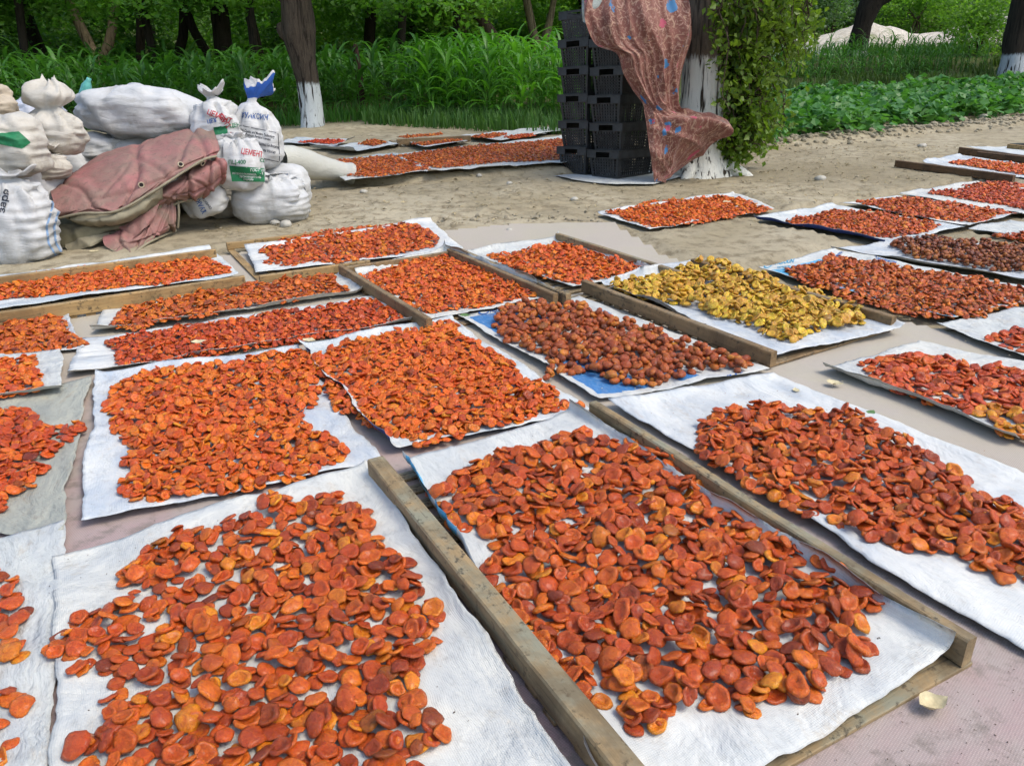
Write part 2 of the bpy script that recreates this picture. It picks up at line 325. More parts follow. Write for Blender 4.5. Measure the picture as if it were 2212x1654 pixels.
# ------------------------------------------------------------------ ground
def far_rise(x, y):
    rx = sstep(2.2, 6., x - .05 * y)
    return rx * (.30 * sstep(12.5, 18, y) + .55 * sstep(18, 24, y)) + 9. * sstep(50, 80, y) + .25 * sstep(14.5, 20, y) * (1 - rx)
def bank(x, y):                      # low step of earth under the far row of sheets
    e = 7.55 + .16 * np.sin(x * 1.1) + .10 * (x + 2) * .6
    return .07 * sstep(e, e + .16, y) * sstep(1.4, .5, x) * sstep(-4., -2.8, x)
def ground_z(x, y, detail=True):
    x = np.asarray(x, float); y = np.asarray(y, float)
    z = far_rise(x, y) + bank(x, y)
    if detail:
        k = np.ones(x.shape)
        for q in FLAT: k = np.where(poly_in(x, y, q), 0., k)
        n = .030 * fbm(n3(x * .9, y * .9), 3) + .016 * fbm(n3(x * 4.1, y * 4.1, 5), 3) + .008 * fbm(n3(x * 13, y * 13, 9), 2)
        # ploughed clods along the field edge
        e = sstep(.55, .1, np.abs(y - (9.6 + .55 * (x - 2.4)))) * sstep(1.6, 2.6, x)
        n = n + e * (.05 + .07 * np.abs(fbm(n3(x * 3.2, y * 3.2, 3), 3)))
        e2 = sstep(.22, .04, np.abs(y - (6.05 + .32 * (x + .3)))) * sstep(-1., -.4, x) * sstep(1.0, .5, x)
        n = n + e2 * .05 * np.abs(fbm(n3(x * 6, y * 6, 3), 3))
        z = z + np.where(k > 0, np.maximum(n, -.006) + .004, -.012)
    return z
def axis(bounds):
    out = [bounds[0][0]]
    for a, bb, st in bounds:
        n = max(1, int(round((bb - a) / st))); out += list(np.linspace(a, bb, n + 1)[1:])
    return np.array(out)
gx = axis([(-140, -20, 6.), (-20, -6, .7), (-6, -3.6, .12), (-3.6, 5.2, .045), (5.2, 9, .09), (9, 24, .6), (24, 140, 6.)])
gy = axis([(-12, -2, 2.), (-2, 4, .4), (4, 4.8, .08), (4.8, 9.6, .042), (9.6, 14, .075), (14, 30, .5), (30, 90, 3.), (90, 260, 12.)])
XX, YY = np.meshgrid(gx, gy, indexing='ij')
ZZ = ground_z(XX, YY)
m, t, p = mat('packed pale earth'); b = NB(t); v = b.coord('Object')
n1 = b.noise(v, 1.1, 5, .6, .4); n2 = b.noise(v, 9, 6, .7); n4 = b.noise(v, 60, 4, .75)
c = b.mix(b.ramp(n1, [(.35, K), (.65, WH)]), (.29, .245, .155), (.40, .35, .245))
c = b.mix(b.ramp(n2, [(.36, WH), (.52, K)]), c, (.20, .165, .105))
c = b.mix(b.math('MULTIPLY', b.math('MULTIPLY', b.ramp(n4, [(.30, WH), (.40, K)]), .6), b.ramp(n1, [(.4, K), (.6, WH)])), c, (.13, .10, .06)); c = b.mix(b.math('MULTIPLY', b.ramp(n4, [(.63, K), (.72, WH)]), .6), c, (.46, .42, .33))
c = b.mix(b.math('MULTIPLY', b.ramp(b.noise(v, .42, 4, .6, .5), [(.48, K), (.64, WH)]), .55), c, (.225, .19, .125)); fy = b.sep(v)[1]; far = b.ramp(b.math('ADD', b.math('MULTIPLY', fy, .02), b.math('MULTIPLY', b.math('SUBTRACT', n1, .5), .05)), [(.262, K), (.31, WH)])
c = b.mix(far, c, b.mix(n2, (.035, .05, .015), (.09, .10, .03)))
b.l(c, p.inputs['Base Color']); p.inputs['Roughness'].default_value = .95; p.inputs['Specular IOR Level'].default_value = .15
nb = b.bump(n4, .5, .008); nb = b.bump(n2, .5, .02, nb); b.l(nb, p.inputs['Normal']); M_earth = m
g = link('ground', mesh_np('ground', toW(np.stack([XX, YY, ZZ], -1).reshape(-1, 3)), [gridf(len(gx), len(gy))], mats=[M_earth]))
tag(g, 'pale packed earth yard strewn with straw and clods', kind='structure')

# pale earth mounds by the field, full sunlight put into their bright colour
m, t, p = mat('pale sun-toned dug earth'); b = NB(t); v = b.coord('Object'); n1 = b.noise(v, .9, 5, .7); n2 = b.noise(v, 7, 5, .7)
c = b.mix(b.ramp(n2, [(.3, K), (.7, WH)]), (.44, .39, .31), (.66, .61, .53)); c = b.mix(b.ramp(n1, [(.56, K), (.68, WH)]), c, (.18, .22, .08))
b.l(c, p.inputs['Base Color']); p.inputs['Roughness'].default_value = .95; b.l(b.bump(n2, .8, .08), p.inputs['Normal']); M_mound = m
mx_, my_ = np.meshgrid(np.linspace(6.5, 27, 120), np.linspace(25, 33, 40), indexing='ij')
cr = 27.6 + .5 * np.sin(mx_ * .6)
hz = (.66 + .46 * np.sin(mx_ * 1.15 + .6) * np.sin(mx_ * .43 + 2.) + .55 * sstep(12.5, 15, mx_) + .12 * fbm(n3(mx_ * 2, my_ * 2), 3)) * np.exp(-((my_ - cr) / 1.25) ** 2)
hz = hz * sstep(6.5, 8.5, mx_) * sstep(27, 25, mx_)
mz = ground_z(mx_, my_, False) - .06 + np.maximum(hz, 0) + .05 * fbm(n3(mx_ * 4, my_ * 4), 2) * (hz > .1)
tag(place('earth_mound', np.stack([mx_, my_, mz], -1).reshape(-1, 3), [gridf(120, 40)], [M_mound]), 'pale ridge of dug earth behind the bean field', 'earth mound', kind='structure')

# ------------------------------------------------------------------ tarpaulin on the ground under the trays
m, t, p = mat('pink grey mesh tarpaulin'); b = NB(t); v = b.n('ShaderNodeNewGeometry').outputs['Position']; n1 = b.noise(v, 2.1, 5, .65, .6); n2 = b.noise(v, 17, 5, .75)
c = b.mix(b.ramp(n1, [(.36, K), (.62, WH)]), (.40, .275, .262), (.39, .34, .30)); c = b.mix(b.ramp(n2, [(.33, WH), (.5, K)]), c, (.24, .20, .17)); c = b.mix(b.math('MULTIPLY', b.ramp(b.noise(v, 45, 4, .8), [(.60, K), (.70, WH)]), .5), c, (.13, .10, .08))
pos = b.sep(v); far = b.ramp(b.math('ADD', b.math('MULTIPLY', b.math('ADD', pos[1], b.math('MULTIPLY', pos[0], .25)), .1), b.math('MULTIPLY', n1, .06)), [(.20, K), (.29, WH)])
c = b.mix(far, c, b.mix(b.ramp(n1, [(.4, K), (.62, WH)]), (.46, .425, .325), (.46, .415, .345))); 
wx = b.n('ShaderNodeTexWave', wave_type='BANDS', bands_direction='DIAGONAL'); wx.inputs['Scale'].default_value = 95; b.l(b.coord('Object', (1, 1, 0)), wx.inputs[0])
wy = b.n('ShaderNodeTexWave', wave_type='BANDS', bands_direction='DIAGONAL'); wy.inputs['Scale'].default_value = 95; b.l(b.coord('Object', (-1, 1, 0)), wy.inputs[0])
wv_ = b.math('MULTIPLY', wx.outputs[1], wy.outputs[1]); c = b.mix(b.ramp(wv_, [(.25, (.28, .28, .28)), (.55, K)]), c, (.15, .11, .10))
b.l(c, p.inputs['Base Color']); p.inputs['Roughness'].default_value = .8; nb = b.bump(wv_, .3, .001); b.l(b.bump(n2, .4, .008, nb), p.inputs['Normal']); M_tarp = m
tp = polyF(TARP); ax = np.arange(-3.6, 3.6, .045); ay = np.arange(.5, 5.6, .045)
tx, ty = np.meshgrid(ax, ay, indexing='ij'); ins = poly_in(tx + .03 * fbm(n3(tx * 5, ty * 5), 2), ty + .03 * fbm(n3(tx * 5, ty * 5, 8), 2), tp)
tz = .002 + .0025 * fbm(n3(tx * 6, ty * 6, 2), 2) + .0045 * np.maximum(0, 1 - 6 * np.abs(fbm(n3(tx * 1.3, ty * 1.3, 9), 2))) ** 2
idx = gridf(len(ax), len(ay)); keep = ins.ravel()[idx].all(1)
used = np.unique(idx[keep]); remap = -np.ones(tx.size, int); remap[used] = np.arange(len(used))
tarp_o = place('ground_tarpaulin', np.stack([tx, ty, tz], -1).reshape(-1, 3)[used], [remap[idx[keep]]], [M_tarp])
tag(tarp_o, 'worn pink and grey mesh tarpaulin spread under the trays', 'tarpaulin')

# ------------------------------------------------------------------ trays
A60 = math.radians(-60)
def bar(L, w, h, seed, nseg=10, ch=.004, rough=.0015):
    """a sawn board along +X, centred, bottom at z=0: chamfered section swept with slight wobble"""
    s = np.linspace(-L / 2, L / 2, nseg + 1)
    prof = np.array([(-w / 2 + ch, 0), (w / 2 - ch, 0), (w / 2, ch), (w / 2, h - ch), (w / 2 - ch, h), (-w / 2 + ch, h), (-w / 2, h - ch), (-w / 2, ch)])
    V = np.zeros((nseg + 1, 8, 3)); V[..., 0] = s[:, None]; V[..., 1] = prof[:, 0]; V[..., 2] = prof[:, 1]
    V[..., 1] += (rough * 1.5 * vnoise(n3(s * 5 + seed * 3.3, seed, 1)))[:, None]; V[..., 2] += (rough * vnoise(n3(s * 4 + seed, seed * 2.1, 7)))[:, None] * (prof[:, 1] > h / 2)
    V[..., 1:] += rough * .5 * vnoise(n3(V[..., 0] * 30, V[..., 1] * 90 + seed, V[..., 2] * 90))[..., None] * .6
    f = gridf(nseg + 1, 8).reshape(nseg, 7, 4); q = []
    for i in range(nseg):
        for j in range(8): q.append((i * 8 + j, i * 8 + (j + 1) % 8, (i + 1) * 8 + (j + 1) % 8, (i + 1) * 8 + j))
    e = [list(range(8))[::-1]], [list(range(nseg * 8, nseg * 8 + 8))]
    return V.reshape(-1, 3), [np.array(q)[:, ::-1], np.array(e[0])[:, ::-1], np.array(e[1])[:, ::-1]]
def board_obj(name, L, w, h, m, parent, mw, seed):
    V, F = bar(L, w, h, seed); o = link(name, mesh_np(name, V, F, smooth=False, mats=[m]), parent, mw); return o
_seed = [0]
def tray(c, ang, L, Wd, label, m, rw=.035, rh=.062, sides=(1, 1), ends=(0, 0), laths=True, lname='lath', z=.004, group='wooden drying trays', mats2=None, seed=None, rws=None):
    """rails run along local X at y = -Wd/2 and +Wd/2; laths across the underside"""
    _seed[0] += 1; s = _seed[0] * 7.1
    e = empty('drying_tray', ground_m(c[0], c[1], z, ang), label, 'tray', group)
    for k, sd in enumerate((-1, 1)):
        if sides[k]: board_obj('rail', L, (rws or (rw, rw))[k], rh, (mats2 or (m, m))[k], e, Matrix.Translation((0, sd * (Wd / 2), .012)), s + k)
    if laths:
        V, F = bar(Wd + rw * .9, .042, .011, s + 5, 4, .002, .001); me = mesh_np('lath', V, F, smooth=False, mats=[m])
        n = max(4, int(L / .085))
        for i in range(n):
            x = -L / 2 + .03 + (L - .06) * i / (n - 1) + random.uniform(-.008, .008)
            link(lname, me, e, Matrix.Translation((x, random.uniform(-.006, .006), 0)) @ Matrix.Rotation(math.pi / 2 + random.uniform(-.02, .02), 4, 'Z'))
    for k, sd in enumerate((-1, 1)):
        if ends[k]: board_obj('end_board', Wd - rw - .004, .022, ends[k], m, e, Matrix.Translation((sd * (L / 2 - .014), 0, .012)) @ Matrix.Rotation(math.pi / 2, 4, 'Z'), s + 9 + k)
    return e
def tray_px(left, right, Lx, label, m, zt=.07, **k):
    """from the photographed top edges of both rails: far end, near end of each"""
    a0, a1 = G(*left[0], zt)[:2], G(*left[1], zt)[:2]; b0, b1 = G(*right[0], zt)[:2], G(*right[1], zt)[:2]
    d = (a1 - a0) + (b1 - b0); ang = math.atan2(d[1], d[0]); far = (a0 + b0) / 2; ux = np.array([math.cos(ang), math.sin(ang)]); uy = np.array([-ux[1], ux[0]])
    Wd = abs((b0 - a0) @ uy); c = far + ux * Lx / 2
    return tray(c, ang, Lx, Wd, label, m, **k)
T14 = tray_px([(815, 1000), (1350, 1654)], [(1275, 870), (2105, 1395)], 1.30, 'large grey-green mossy wooden tray with wide front gap, fullest of red orange apricots', M_wood, rw=.046, rh=.066, rws=(.05, .03))
T12 = tray_px([(1252, 605), (1648, 760)], [(1505, 565), (1955, 690)], 1.22, 'brown wooden tray holding the golden yellow apricots', M_wood_mid, rw=.034)
T10 = tray_px([(735, 575), (910, 690)], [(970, 540), (1190, 628)], 1.12, 'wooden tray packed with small orange apricots, torn tab on its sheet', M_wood_mid, rw=.03, ends=(.05, 0))
T11 = tray_px([(992, 540), (1222, 640)], [(1200, 505), (1430, 575)], 1.14, 'wooden tray with wire bound rail end and red orange apricots', M_wood, rw=.03)
T8 = tray_px([(540, 600), (0, 680)], [(455, 545), (0, 605)], 1.30, 'pale tan wooden tray in front of the sack pile', M_wood_tan, rw=.03, rh=.07)
T9 = tray_px([(735, 567), (545, 590)], [(748, 490), (512, 521)], .62, 'open wooden tray near the sacks with a low back board', M_wood_tan, rw=.03, rh=.045)
T24 = tray_px([(1962, 352), (2211, 378)], [(2085, 327), (2260, 350)], 1.2, 'dark brown wooden tray by the field path', M_wood_dark, rw=.04, rh=.065)
T25 = tray_px([(2085, 322), (2260, 343)], [(2165, 312), (2330, 332)], 1.2, 'dark wooden tray with tan far rail, beyond the dark brown one', M_wood_dark, rw=.035, rh=.065, mats2=(M_wood_dark, M_wood_tan))
T27 = tray_px([(845, 302), (955, 296)], [(850, 292), (960, 287)], .95, 'small far tray with brown board among the far sheets', M_wood_mid, rw=.04, rh=.065, zt=.16, z=.085, sides=(1, 0))
# wire loops on the rail end
def tube(pts, r, n=6, close=False):
    P = np.asarray(pts, float); T = np.gradient(P, axis=0); T /= np.linalg.norm(T, axis=1)[:, None] + 1e-9
    ref = np.array([.31, .53, .79]); A = np.cross(T, ref); A /= np.linalg.norm(A, axis=1)[:, None] + 1e-9; B = np.cross(T, A)
    rr = np.broadcast_to(np.asarray(r, float), (len(P),)); th = np.linspace(0, 2 * np.pi, n, endpoint=False)
    V = P[:, None] + rr[:, None, None] * (np.cos(th)[None, :, None] * A[:, None] + np.sin(th)[None, :, None] * B[:, None])
    q = [(i * n + j, i * n + (j + 1) % n, (i + 1) * n + (j + 1) % n, (i + 1) * n + j) for i in range(len(P) - 1) for j in range(n)]
    return V.reshape(-1, 3), [np.array(q)]
M_wire = simple('rusty wire', (.04, .03, .025), .6)
for k in range(3):
    x = 1.14 / 2 - .03 - k * .028; yy = -T11['w'] if 'w' in T11 else 0
    th = np.linspace(0, 2 * np.pi, 18); rail_y = [ch for ch in T11.children if ch.name.startswith('rail')][0].matrix_basis.translation.y
    V, F = tube(np.stack([x + .006 * np.sin(th * 2 + k), rail_y + .021 * np.sign(np.cos(th)) * np.abs(np.cos(th)) ** .4, .040 + .034 * np.sign(np.sin(th)) * np.abs(np.sin(th)) ** .4], -1), .0018)
    link('wire_loop', mesh_np('wire_loop', V, F, mats=[M_wire]), T11)

# ------------------------------------------------------------------ sheets
MS = {'w1': sheet_mat('white woven sheet a', seed=1), 'w2': sheet_mat('white woven sheet b', (.66, .69, .70), .5, seed=2), 'w3': sheet_mat('white woven sheet c', (.70, .73, .77), .4, seed=3, tint=(.46, .54, .66)),
      'w4': sheet_mat('white woven sheet d', (.74, .77, .80), .3, seed=4, tint=(.52, .60, .68)), 'w5': sheet_mat('white woven sheet e', (.76, .78, .80), .25, seed=5, tint=(.54, .60, .68)),
      'print3': sheet_mat('white sheet with blue edge', (.74, .76, .77), .3, [(.0, .045, .02, .20, SKYB), (.0, .03, .22, .34, SKYB)], seed=9),
      'grey': sheet_mat('soiled grey sheet', (.48, .49, .44), .8, tint=(.33, .35, .33), seed=6),
      'print1': sheet_mat('blue panel sack sheet', (.72, .74, .75), .35, [(.07, .52, .05, .34, BLUE), (.05, .34, .64, .97, BLUE), (.50, .62, .80, .97, BLUE)], seed=7),
      'print2': sheet_mat('bright blue edge sack sheet', (.70, .73, .74), .3, [(.02, .12, .10, .99, SKYB), (.03, .62, .07, .20, SKYB)], seed=8)}
M_under_blue = simple('blue printed underside', SKYB, .6); M_under_navy = simple('navy printed underside', NAVY, .6)
def sheet(key):
    s = SHEETS[key]; rg = np.random.default_rng(abs(hash(key)) % 1000 if False else sum(map(ord, key)))
    A, B, C, D = [G(u, v, s['z'])[:2] for u, v in s['px']]
    Lu = (np.linalg.norm(B - A) + np.linalg.norm(C - D)) / 2; Lv = (np.linalg.norm(D - A) + np.linalg.norm(C - B)) / 2
    fx_ = 1 + .12 * max(0, np.mean([A[1], B[1], C[1], D[1]]) - 2.5); nu, nv = int(np.clip(Lu / .012 / fx_, 22, 64)), int(np.clip(Lv / .013 / fx_, 22, 90))
    u, v = np.meshgrid(np.linspace(0, 1, nu), np.linspace(0, 1, nv), indexing='ij')
    sd = rg.random() * 50
    w_ = .028
    def edge(P, Q, t, k):
        d = Q - P; n = np.array([-d[1], d[0]]); n = n / np.linalg.norm(n); L = np.linalg.norm(d); env = np.sin(np.pi * np.clip(t, 0, 1)) ** .5
        off = w_ * fbm(n3(t * L * 3.2 + sd, k * 7.7, sd), 3) * env + .004 * vnoise(n3(t * L * 40, k, sd))
        return P + d * t[..., None] + n * off[..., None]
    top, bot, lef, rig = edge(A, B, u, 1), edge(D, C, u, 2), edge(A, D, v, 3), edge(B, C, v, 4)
    U, V_ = u[..., None], v[..., None]
    P = (1 - V_) * top + V_ * bot + (1 - U) * lef + U * rig - ((1 - U) * (1 - V_) * A + U * (1 - V_) * B + U * V_ * C + (1 - U) * V_ * D)
    du, dv = u * Lu, v * Lv
    edgew = np.minimum(np.minimum(du, Lu - du), np.minimum(dv, Lv - dv))
    z = s['z'] + .0028 * fbm(n3(du * 5 + sd, dv * 5), 3) + .0035 * np.maximum(0, 1 - 5 * np.abs(fbm(n3(du * 2.6 + sd, dv * 2.2, 7), 2))) ** 2
    z = z + sstep(.14, .02, edgew) * (.012 * (fbm(n3(du * 6 + sd, dv * 6, 4), 2) + .45)) 
    for fu in (.5 + .08 * (rg.random() - .5), .25 + .1 * rg.random()): z = z + .0030 * np.exp(-((u - fu) * Lu / .006) ** 2)
    for fv in (.3 + .1 * rg.random(), .68 + .1 * rg.random()): z = z + .0030 * np.exp(-((v - fv) * Lv / .007) ** 2)
    for e, (h, wd) in s['curl'].items():
        d = {'l': du, 'r': Lu - du, 't': dv, 'b': Lv - dv}[e]; al = {'l': dv, 'r': dv, 't': du, 'b': du}[e]
        k = np.clip(1 - d / wd, 0, 1); hh = h * (.75 + .45 * fbm(n3(al * 6 + sd, h * 99, 2), 2)); z = z + hh * k ** 1.3
        inn = {'l': (B - A), 'r': (A - B), 't': (D - A), 'b': (A - D)}[e]; inn = inn / np.linalg.norm(inn)
        P = P + inn * (np.minimum(hh * .55, wd * .8) * k ** 2)[..., None]
    # torn and frayed margin
    V3 = np.concatenate([P, z[..., None]], -1).reshape(-1, 3)
    Vb = V3.copy(); Vb[:, 2] -= .0012
    n = nu * nv; f = gridf(nu, nv)[:, ::-1]
    ring = [i * nv for i in range(nu)] + [(nu - 1) * nv + j for j in range(1, nv)] + [i * nv + nv - 1 for i in range(nu - 2, -1, -1)] + [j for j in range(nv - 2, 0, -1)]
    q = [(ring[i], ring[(i + 1) % len(ring)], ring[(i + 1) % len(ring)] + n, ring[i] + n) for i in range(len(ring))]
    under = {'midcentre': M_under_navy, 'bluefold': M_under_navy}.get(key)
    fb = f[:, ::-1] + n if under else np.zeros((0, 4), int); mi = np.concatenate([np.zeros(len(f)), np.ones(len(fb)), np.zeros(len(q))])
    uv = np.stack([u * .999, v * .999], -1).reshape(-1, 2); mm = MS[s['mk']]
    o = place('drying_sheet', np.concatenate([V3, Vb]), [f, fb, np.array(q)], [mm] + ([under] if under else []), uv=np.concatenate([uv, uv]), midx=mi)
    tag(o, s['label'], 'sheet', 'sack sheets the apricots dry on'); return o
SO = {k: sheet(k) for k in SHEETS}

# ------------------------------------------------------------------ dried apricots
def half_shape(seed, nseg, tr, br):
    r = np.random.default_rng(seed); th = np.linspace(0, 2 * np.pi, nseg, endpoint=False)
    out = 1 + .05 * np.sin(4 * th + r.random() * 6.3) * (r.random() < .5) + .07 * np.sin(2 * th + r.random() * 6.3) + .05 * np.sin(3 * th + r.random() * 6.3) + .035 * np.sin(5 * th + r.random() * 6.3) + .02 * r.standard_normal(nseg)
    asp = r.uniform(.80, 1.0); cup = r.uniform(-.04, .16); bend = r.uniform(-.16, .18); ba = r.uniform(0, 3.14); dep = r.uniform(.06, .24); wr = r.uniform(.03, .075); ph = r.random(6) * 6.3
    fold = r.random() < .10
    rings = [('t', q) for q in tr] + [('b', q) for q in br]
    V, C = [], []
    def zz(side, q, x, y):
        th_ = np.arctan2(y, x)
        if side == 't': z = .07 - dep * np.exp(-(q / .52) ** 2) + .20 * np.exp(-((q - .74) / .24) ** 2) - .26 * np.clip((q - .80) / .2, 0, 1) ** 1.6
        else: z = -.24 - .14 * (1 - q ** 2.2) + .20 * np.clip((q - .7) / .3, 0, 1)
        z = z + cup * q ** 2 * .8 + bend * (x * np.cos(ba) + y * np.sin(ba)) ** 2 - .1 * bend
        z = z + wr * np.sin(th_ * 3 + ph[0] + q * 3) * q + wr * .8 * np.sin(x * 7 + ph[1]) * np.cos(y * 5 + ph[2])
        if fold: z = z + 1.0 * np.clip(x - .25, 0, 1)
        return z
    def ringpts(side, q):
        x = np.cos(th) * out * q; y = np.sin(th) * out * q * asp; xx = x - (.55 * np.clip(x - .25, 0, 1) if fold else 0)
        return np.stack([xx, y, zz(side, q, x, y)], -1)
    V.append(np.array([[0, 0, zz('t', 0, 0., 0.)]])); C.append([0.])
    for sd, q in rings: V.append(ringpts(sd, q)); C.append(np.full(nseg, {'t': q ** 3, 'b': .25 + .3 * q}[sd]))
    V.append(np.array([[0, 0, zz('b', 0, 0., 0.)]])); C.append([.2])
    V = np.concatenate(V); C = np.concatenate(C); n = nseg; R = len(rings); j = np.arange(n); j2 = (j + 1) % n
    tri = [np.stack([np.zeros(n, int), 1 + j, 1 + j2], -1)]; quad = []
    for k in range(R - 1): a = 1 + k * n; quad.append(np.stack([a + j, a + n + j, a + n + j2, a + j2], -1))
    a = 1 + (R - 1) * n; last = len(V) - 1; tri.append(np.stack([a + j, np.full(n, last), a + j2], -1))
    return V, np.concatenate(tri), np.concatenate(quad), C
def whole_shape(seed, nseg, nr):
    r = np.random.default_rng(seed); th = np.linspace(0, 2 * np.pi, nseg, endpoint=False); V = [np.array([[0, 0, .62]])]; n = nseg
    ph = np.linspace(0, np.pi, nr + 2)[1:-1]; sx, sy, sz = r.uniform(.82, 1.05), r.uniform(.66, .85), r.uniform(.55, .72)
    for q in ph: V.append(np.stack([sx * np.sin(q) * np.cos(th), sy * np.sin(q) * np.sin(th), np.full(n, sz * np.cos(q))], -1))
    V.append(np.array([[0, 0, -.6]])); V = np.concatenate(V); o = r.random() * 90
    V = V * (.95 + .34 * fbm(V * 1.5 + o, 2) + .16 * np.abs(vnoise(V * 3.6 + o)))[:, None]
    R = nr; j = np.arange(n); j2 = (j + 1) % n; tri = [np.stack([np.zeros(n, int), 1 + j, 1 + j2], -1)]; quad = []
    for k in range(R - 1): a = 1 + k * n; quad.append(np.stack([a + j, a + n + j, a + n + j2, a + j2], -1))
    a = 1 + (R - 1) * n; tri.append(np.stack([a + j, np.full(n, len(V) - 1), a + j2], -1))
    return V, np.concatenate(tri), np.concatenate(quad), .5 + .5 * vnoise(V * 2 + o)
LOD = {'hi': [half_shape(s, 16, (.36, .66, .86, .985), (.74,)) for s in range(26)], 'lom': [half_shape(140 + s, 8, (.60, .99), (.7,)) for s in range(18)], 'mid': [half_shape(40 + s, 10, (.45, .80, .99), (.7,)) for s in range(18)], 'lo': [half_shape(80 + s, 7, (.62, 1.0), ()) for s in range(14)],
       'whole': [whole_shape(s, 9, 6) for s in range(24)], 'wlo': [whole_shape(50 + s, 6, 3) for s in range(10)]}
PAL = {'orange': [(.46, .080, .012), (.40, .060, .011), (.50, .105, .014), (.36, .050, .012), (.54, .150, .014), (.27, .038, .012), (.43, .070, .012), (.47, .090, .014), (.41, .062, .014), (.33, .046, .014), (.44, .088, .018)],
       'deep': [(.44, .058, .012), (.38, .046, .012), (.50, .082, .014), (.32, .036, .012), (.54, .105, .014), (.40, .05, .012)],
       'bright': [(.52, .088, .014), (.47, .070, .014), (.56, .115, .016), (.42, .056, .012), (.54, .098, .014), (.57, .14, .016)],
       'red': [(.46, .035, .012), (.38, .025, .012), (.52, .06, .012)],
       'brown': [(.28, .056, .022), (.34, .080, .026), (.22, .042, .020), (.38, .115, .03), (.31, .064, .024), (.25, .045, .022)],
       'dark': [(.16, .036, .02), (.11, .026, .016), (.22, .058, .024), (.28, .085, .03), (.18, .04, .02)],
       'amber': [(.50, .17, .03), (.46, .13, .03), (.52, .20, .03), (.44, .10, .03)], 'gold': [(.50, .315, .09), (.46, .275, .08), (.53, .355, .09), (.43, .235, .08), (.51, .315, .11), (.54, .38, .09)],
       'rust': [(.41, .078, .012), (.35, .060, .012), (.46, .098, .014), (.30, .050, .012), (.49, .125, .014)]}
def drop(poly, z0, dia, layers, tilt, seed, res=.006, gapf=0., gaps=2.5, ragged=.05, pack=.38, tk=.36):
    """let flat fruit settle one after another on a height grid; returns position, rotation, scale and how much of each stays uncovered"""
    r = np.random.default_rng(seed); P = np.array(poly); mn = P.min(0) - .08; mxx = P.max(0) + .08
    nx, ny = int((mxx[0] - mn[0]) / res) + 1, int((mxx[1] - mn[1]) / res) + 1; hm = np.zeros((nx, ny), np.float32); own = -np.ones((nx, ny), np.int32)
    out = []; sp = dia * .86
    for L in range(int(math.ceil(layers))):
        frac = min(1, layers - L); xs = np.arange(mn[0], mxx[0], sp); ys = np.arange(mn[1], mxx[1], sp * .87)
        gx_, gy_ = np.meshgrid(xs, ys, indexing='ij'); gx_ = gx_ + (np.arange(len(ys)) % 2 * sp / 2)[None]
        q = np.stack([gx_.ravel(), gy_.ravel()], -1) + r.uniform(-.42, .42, (gx_.size, 2)) * sp + r.uniform(0, sp, 2)
        wob = ragged * np.stack([fbm(n3(q[:, 0] * 7 + seed, q[:, 1] * 7), 2), fbm(n3(q[:, 0] * 7, q[:, 1] * 7 + seed, 4), 2)], -1)
        ok = poly_in(q[:, 0] + wob[:, 0], q[:, 1] + wob[:, 1], poly)
        hole = fbm(n3(q[:, 0] * gaps * 2 + seed * 3.1, q[:, 1] * gaps * 2, 11), 2) * .5 + .5
        ok &= r.random(len(q)) < np.clip(frac * (1 - gapf * sstep(.62, .38, hole) * (1 if L else .75)), 0, 1)
        q = q[ok]; q = q[r.permutation(len(q))]
        for (x, y) in q:
            d = dia * r.uniform(.74, 1.18) * (1.14 if r.random() < .1 else 1); rad = d / 2; k = max(1, int(rad * .85 / res)); i, j = int((x - mn[0]) / res), int((y - mn[1]) / res)
            if i - k < 0 or j - k < 0 or i + k >= nx or j + k >= ny: continue
            H = hm[i - k:i + k + 1, j - k:j + k + 1]; hmean, hmax = float(H.mean()), float(H.max())
            gxx = float(H[k + 1:].mean() - H[:k].mean()) / (rad * 1.0); gyy = float(H[:, k + 1:].mean() - H[:, :k].mean()) / (rad * 1.0)
            gxx = np.clip(gxx, -.75, .75) + r.normal(0, tilt); gyy = np.clip(gyy, -.75, .75) + r.normal(0, tilt)
            if hmax < .002: gxx *= .35; gyy *= .35
            base = (1 - pack) * hmean + pack * hmax; th = rad * tk; sl = math.hypot(gxx, gyy)
            zc = base + th * .8 + (.35 * rad * sl / (1 + sl) if hmax < .002 else .12 * rad * sl)
            ii = (np.arange(-k, k + 1) * res); D2 = ii[:, None] ** 2 + ii[None] ** 2 <= (rad * .86) ** 2
            top = zc + ii[:, None] * gxx + ii[None] * gyy + th * .55; hit = D2 & (top > H)
            H[hit] = top[hit]; own[i - k:i + k + 1, j - k:j + k + 1][hit] = len(out)
            out.append((x, y, z0 + zc, gxx, gyy, rad, D2.sum()))
    cnt = np.bincount(own[own >= 0], minlength=len(out)) if len(out) else np.zeros(0)
    A = np.array(out) if out else np.zeros((0, 7))
    vis = cnt / np.maximum(A[:, 6], 1) if len(A) else cnt
    return A, vis
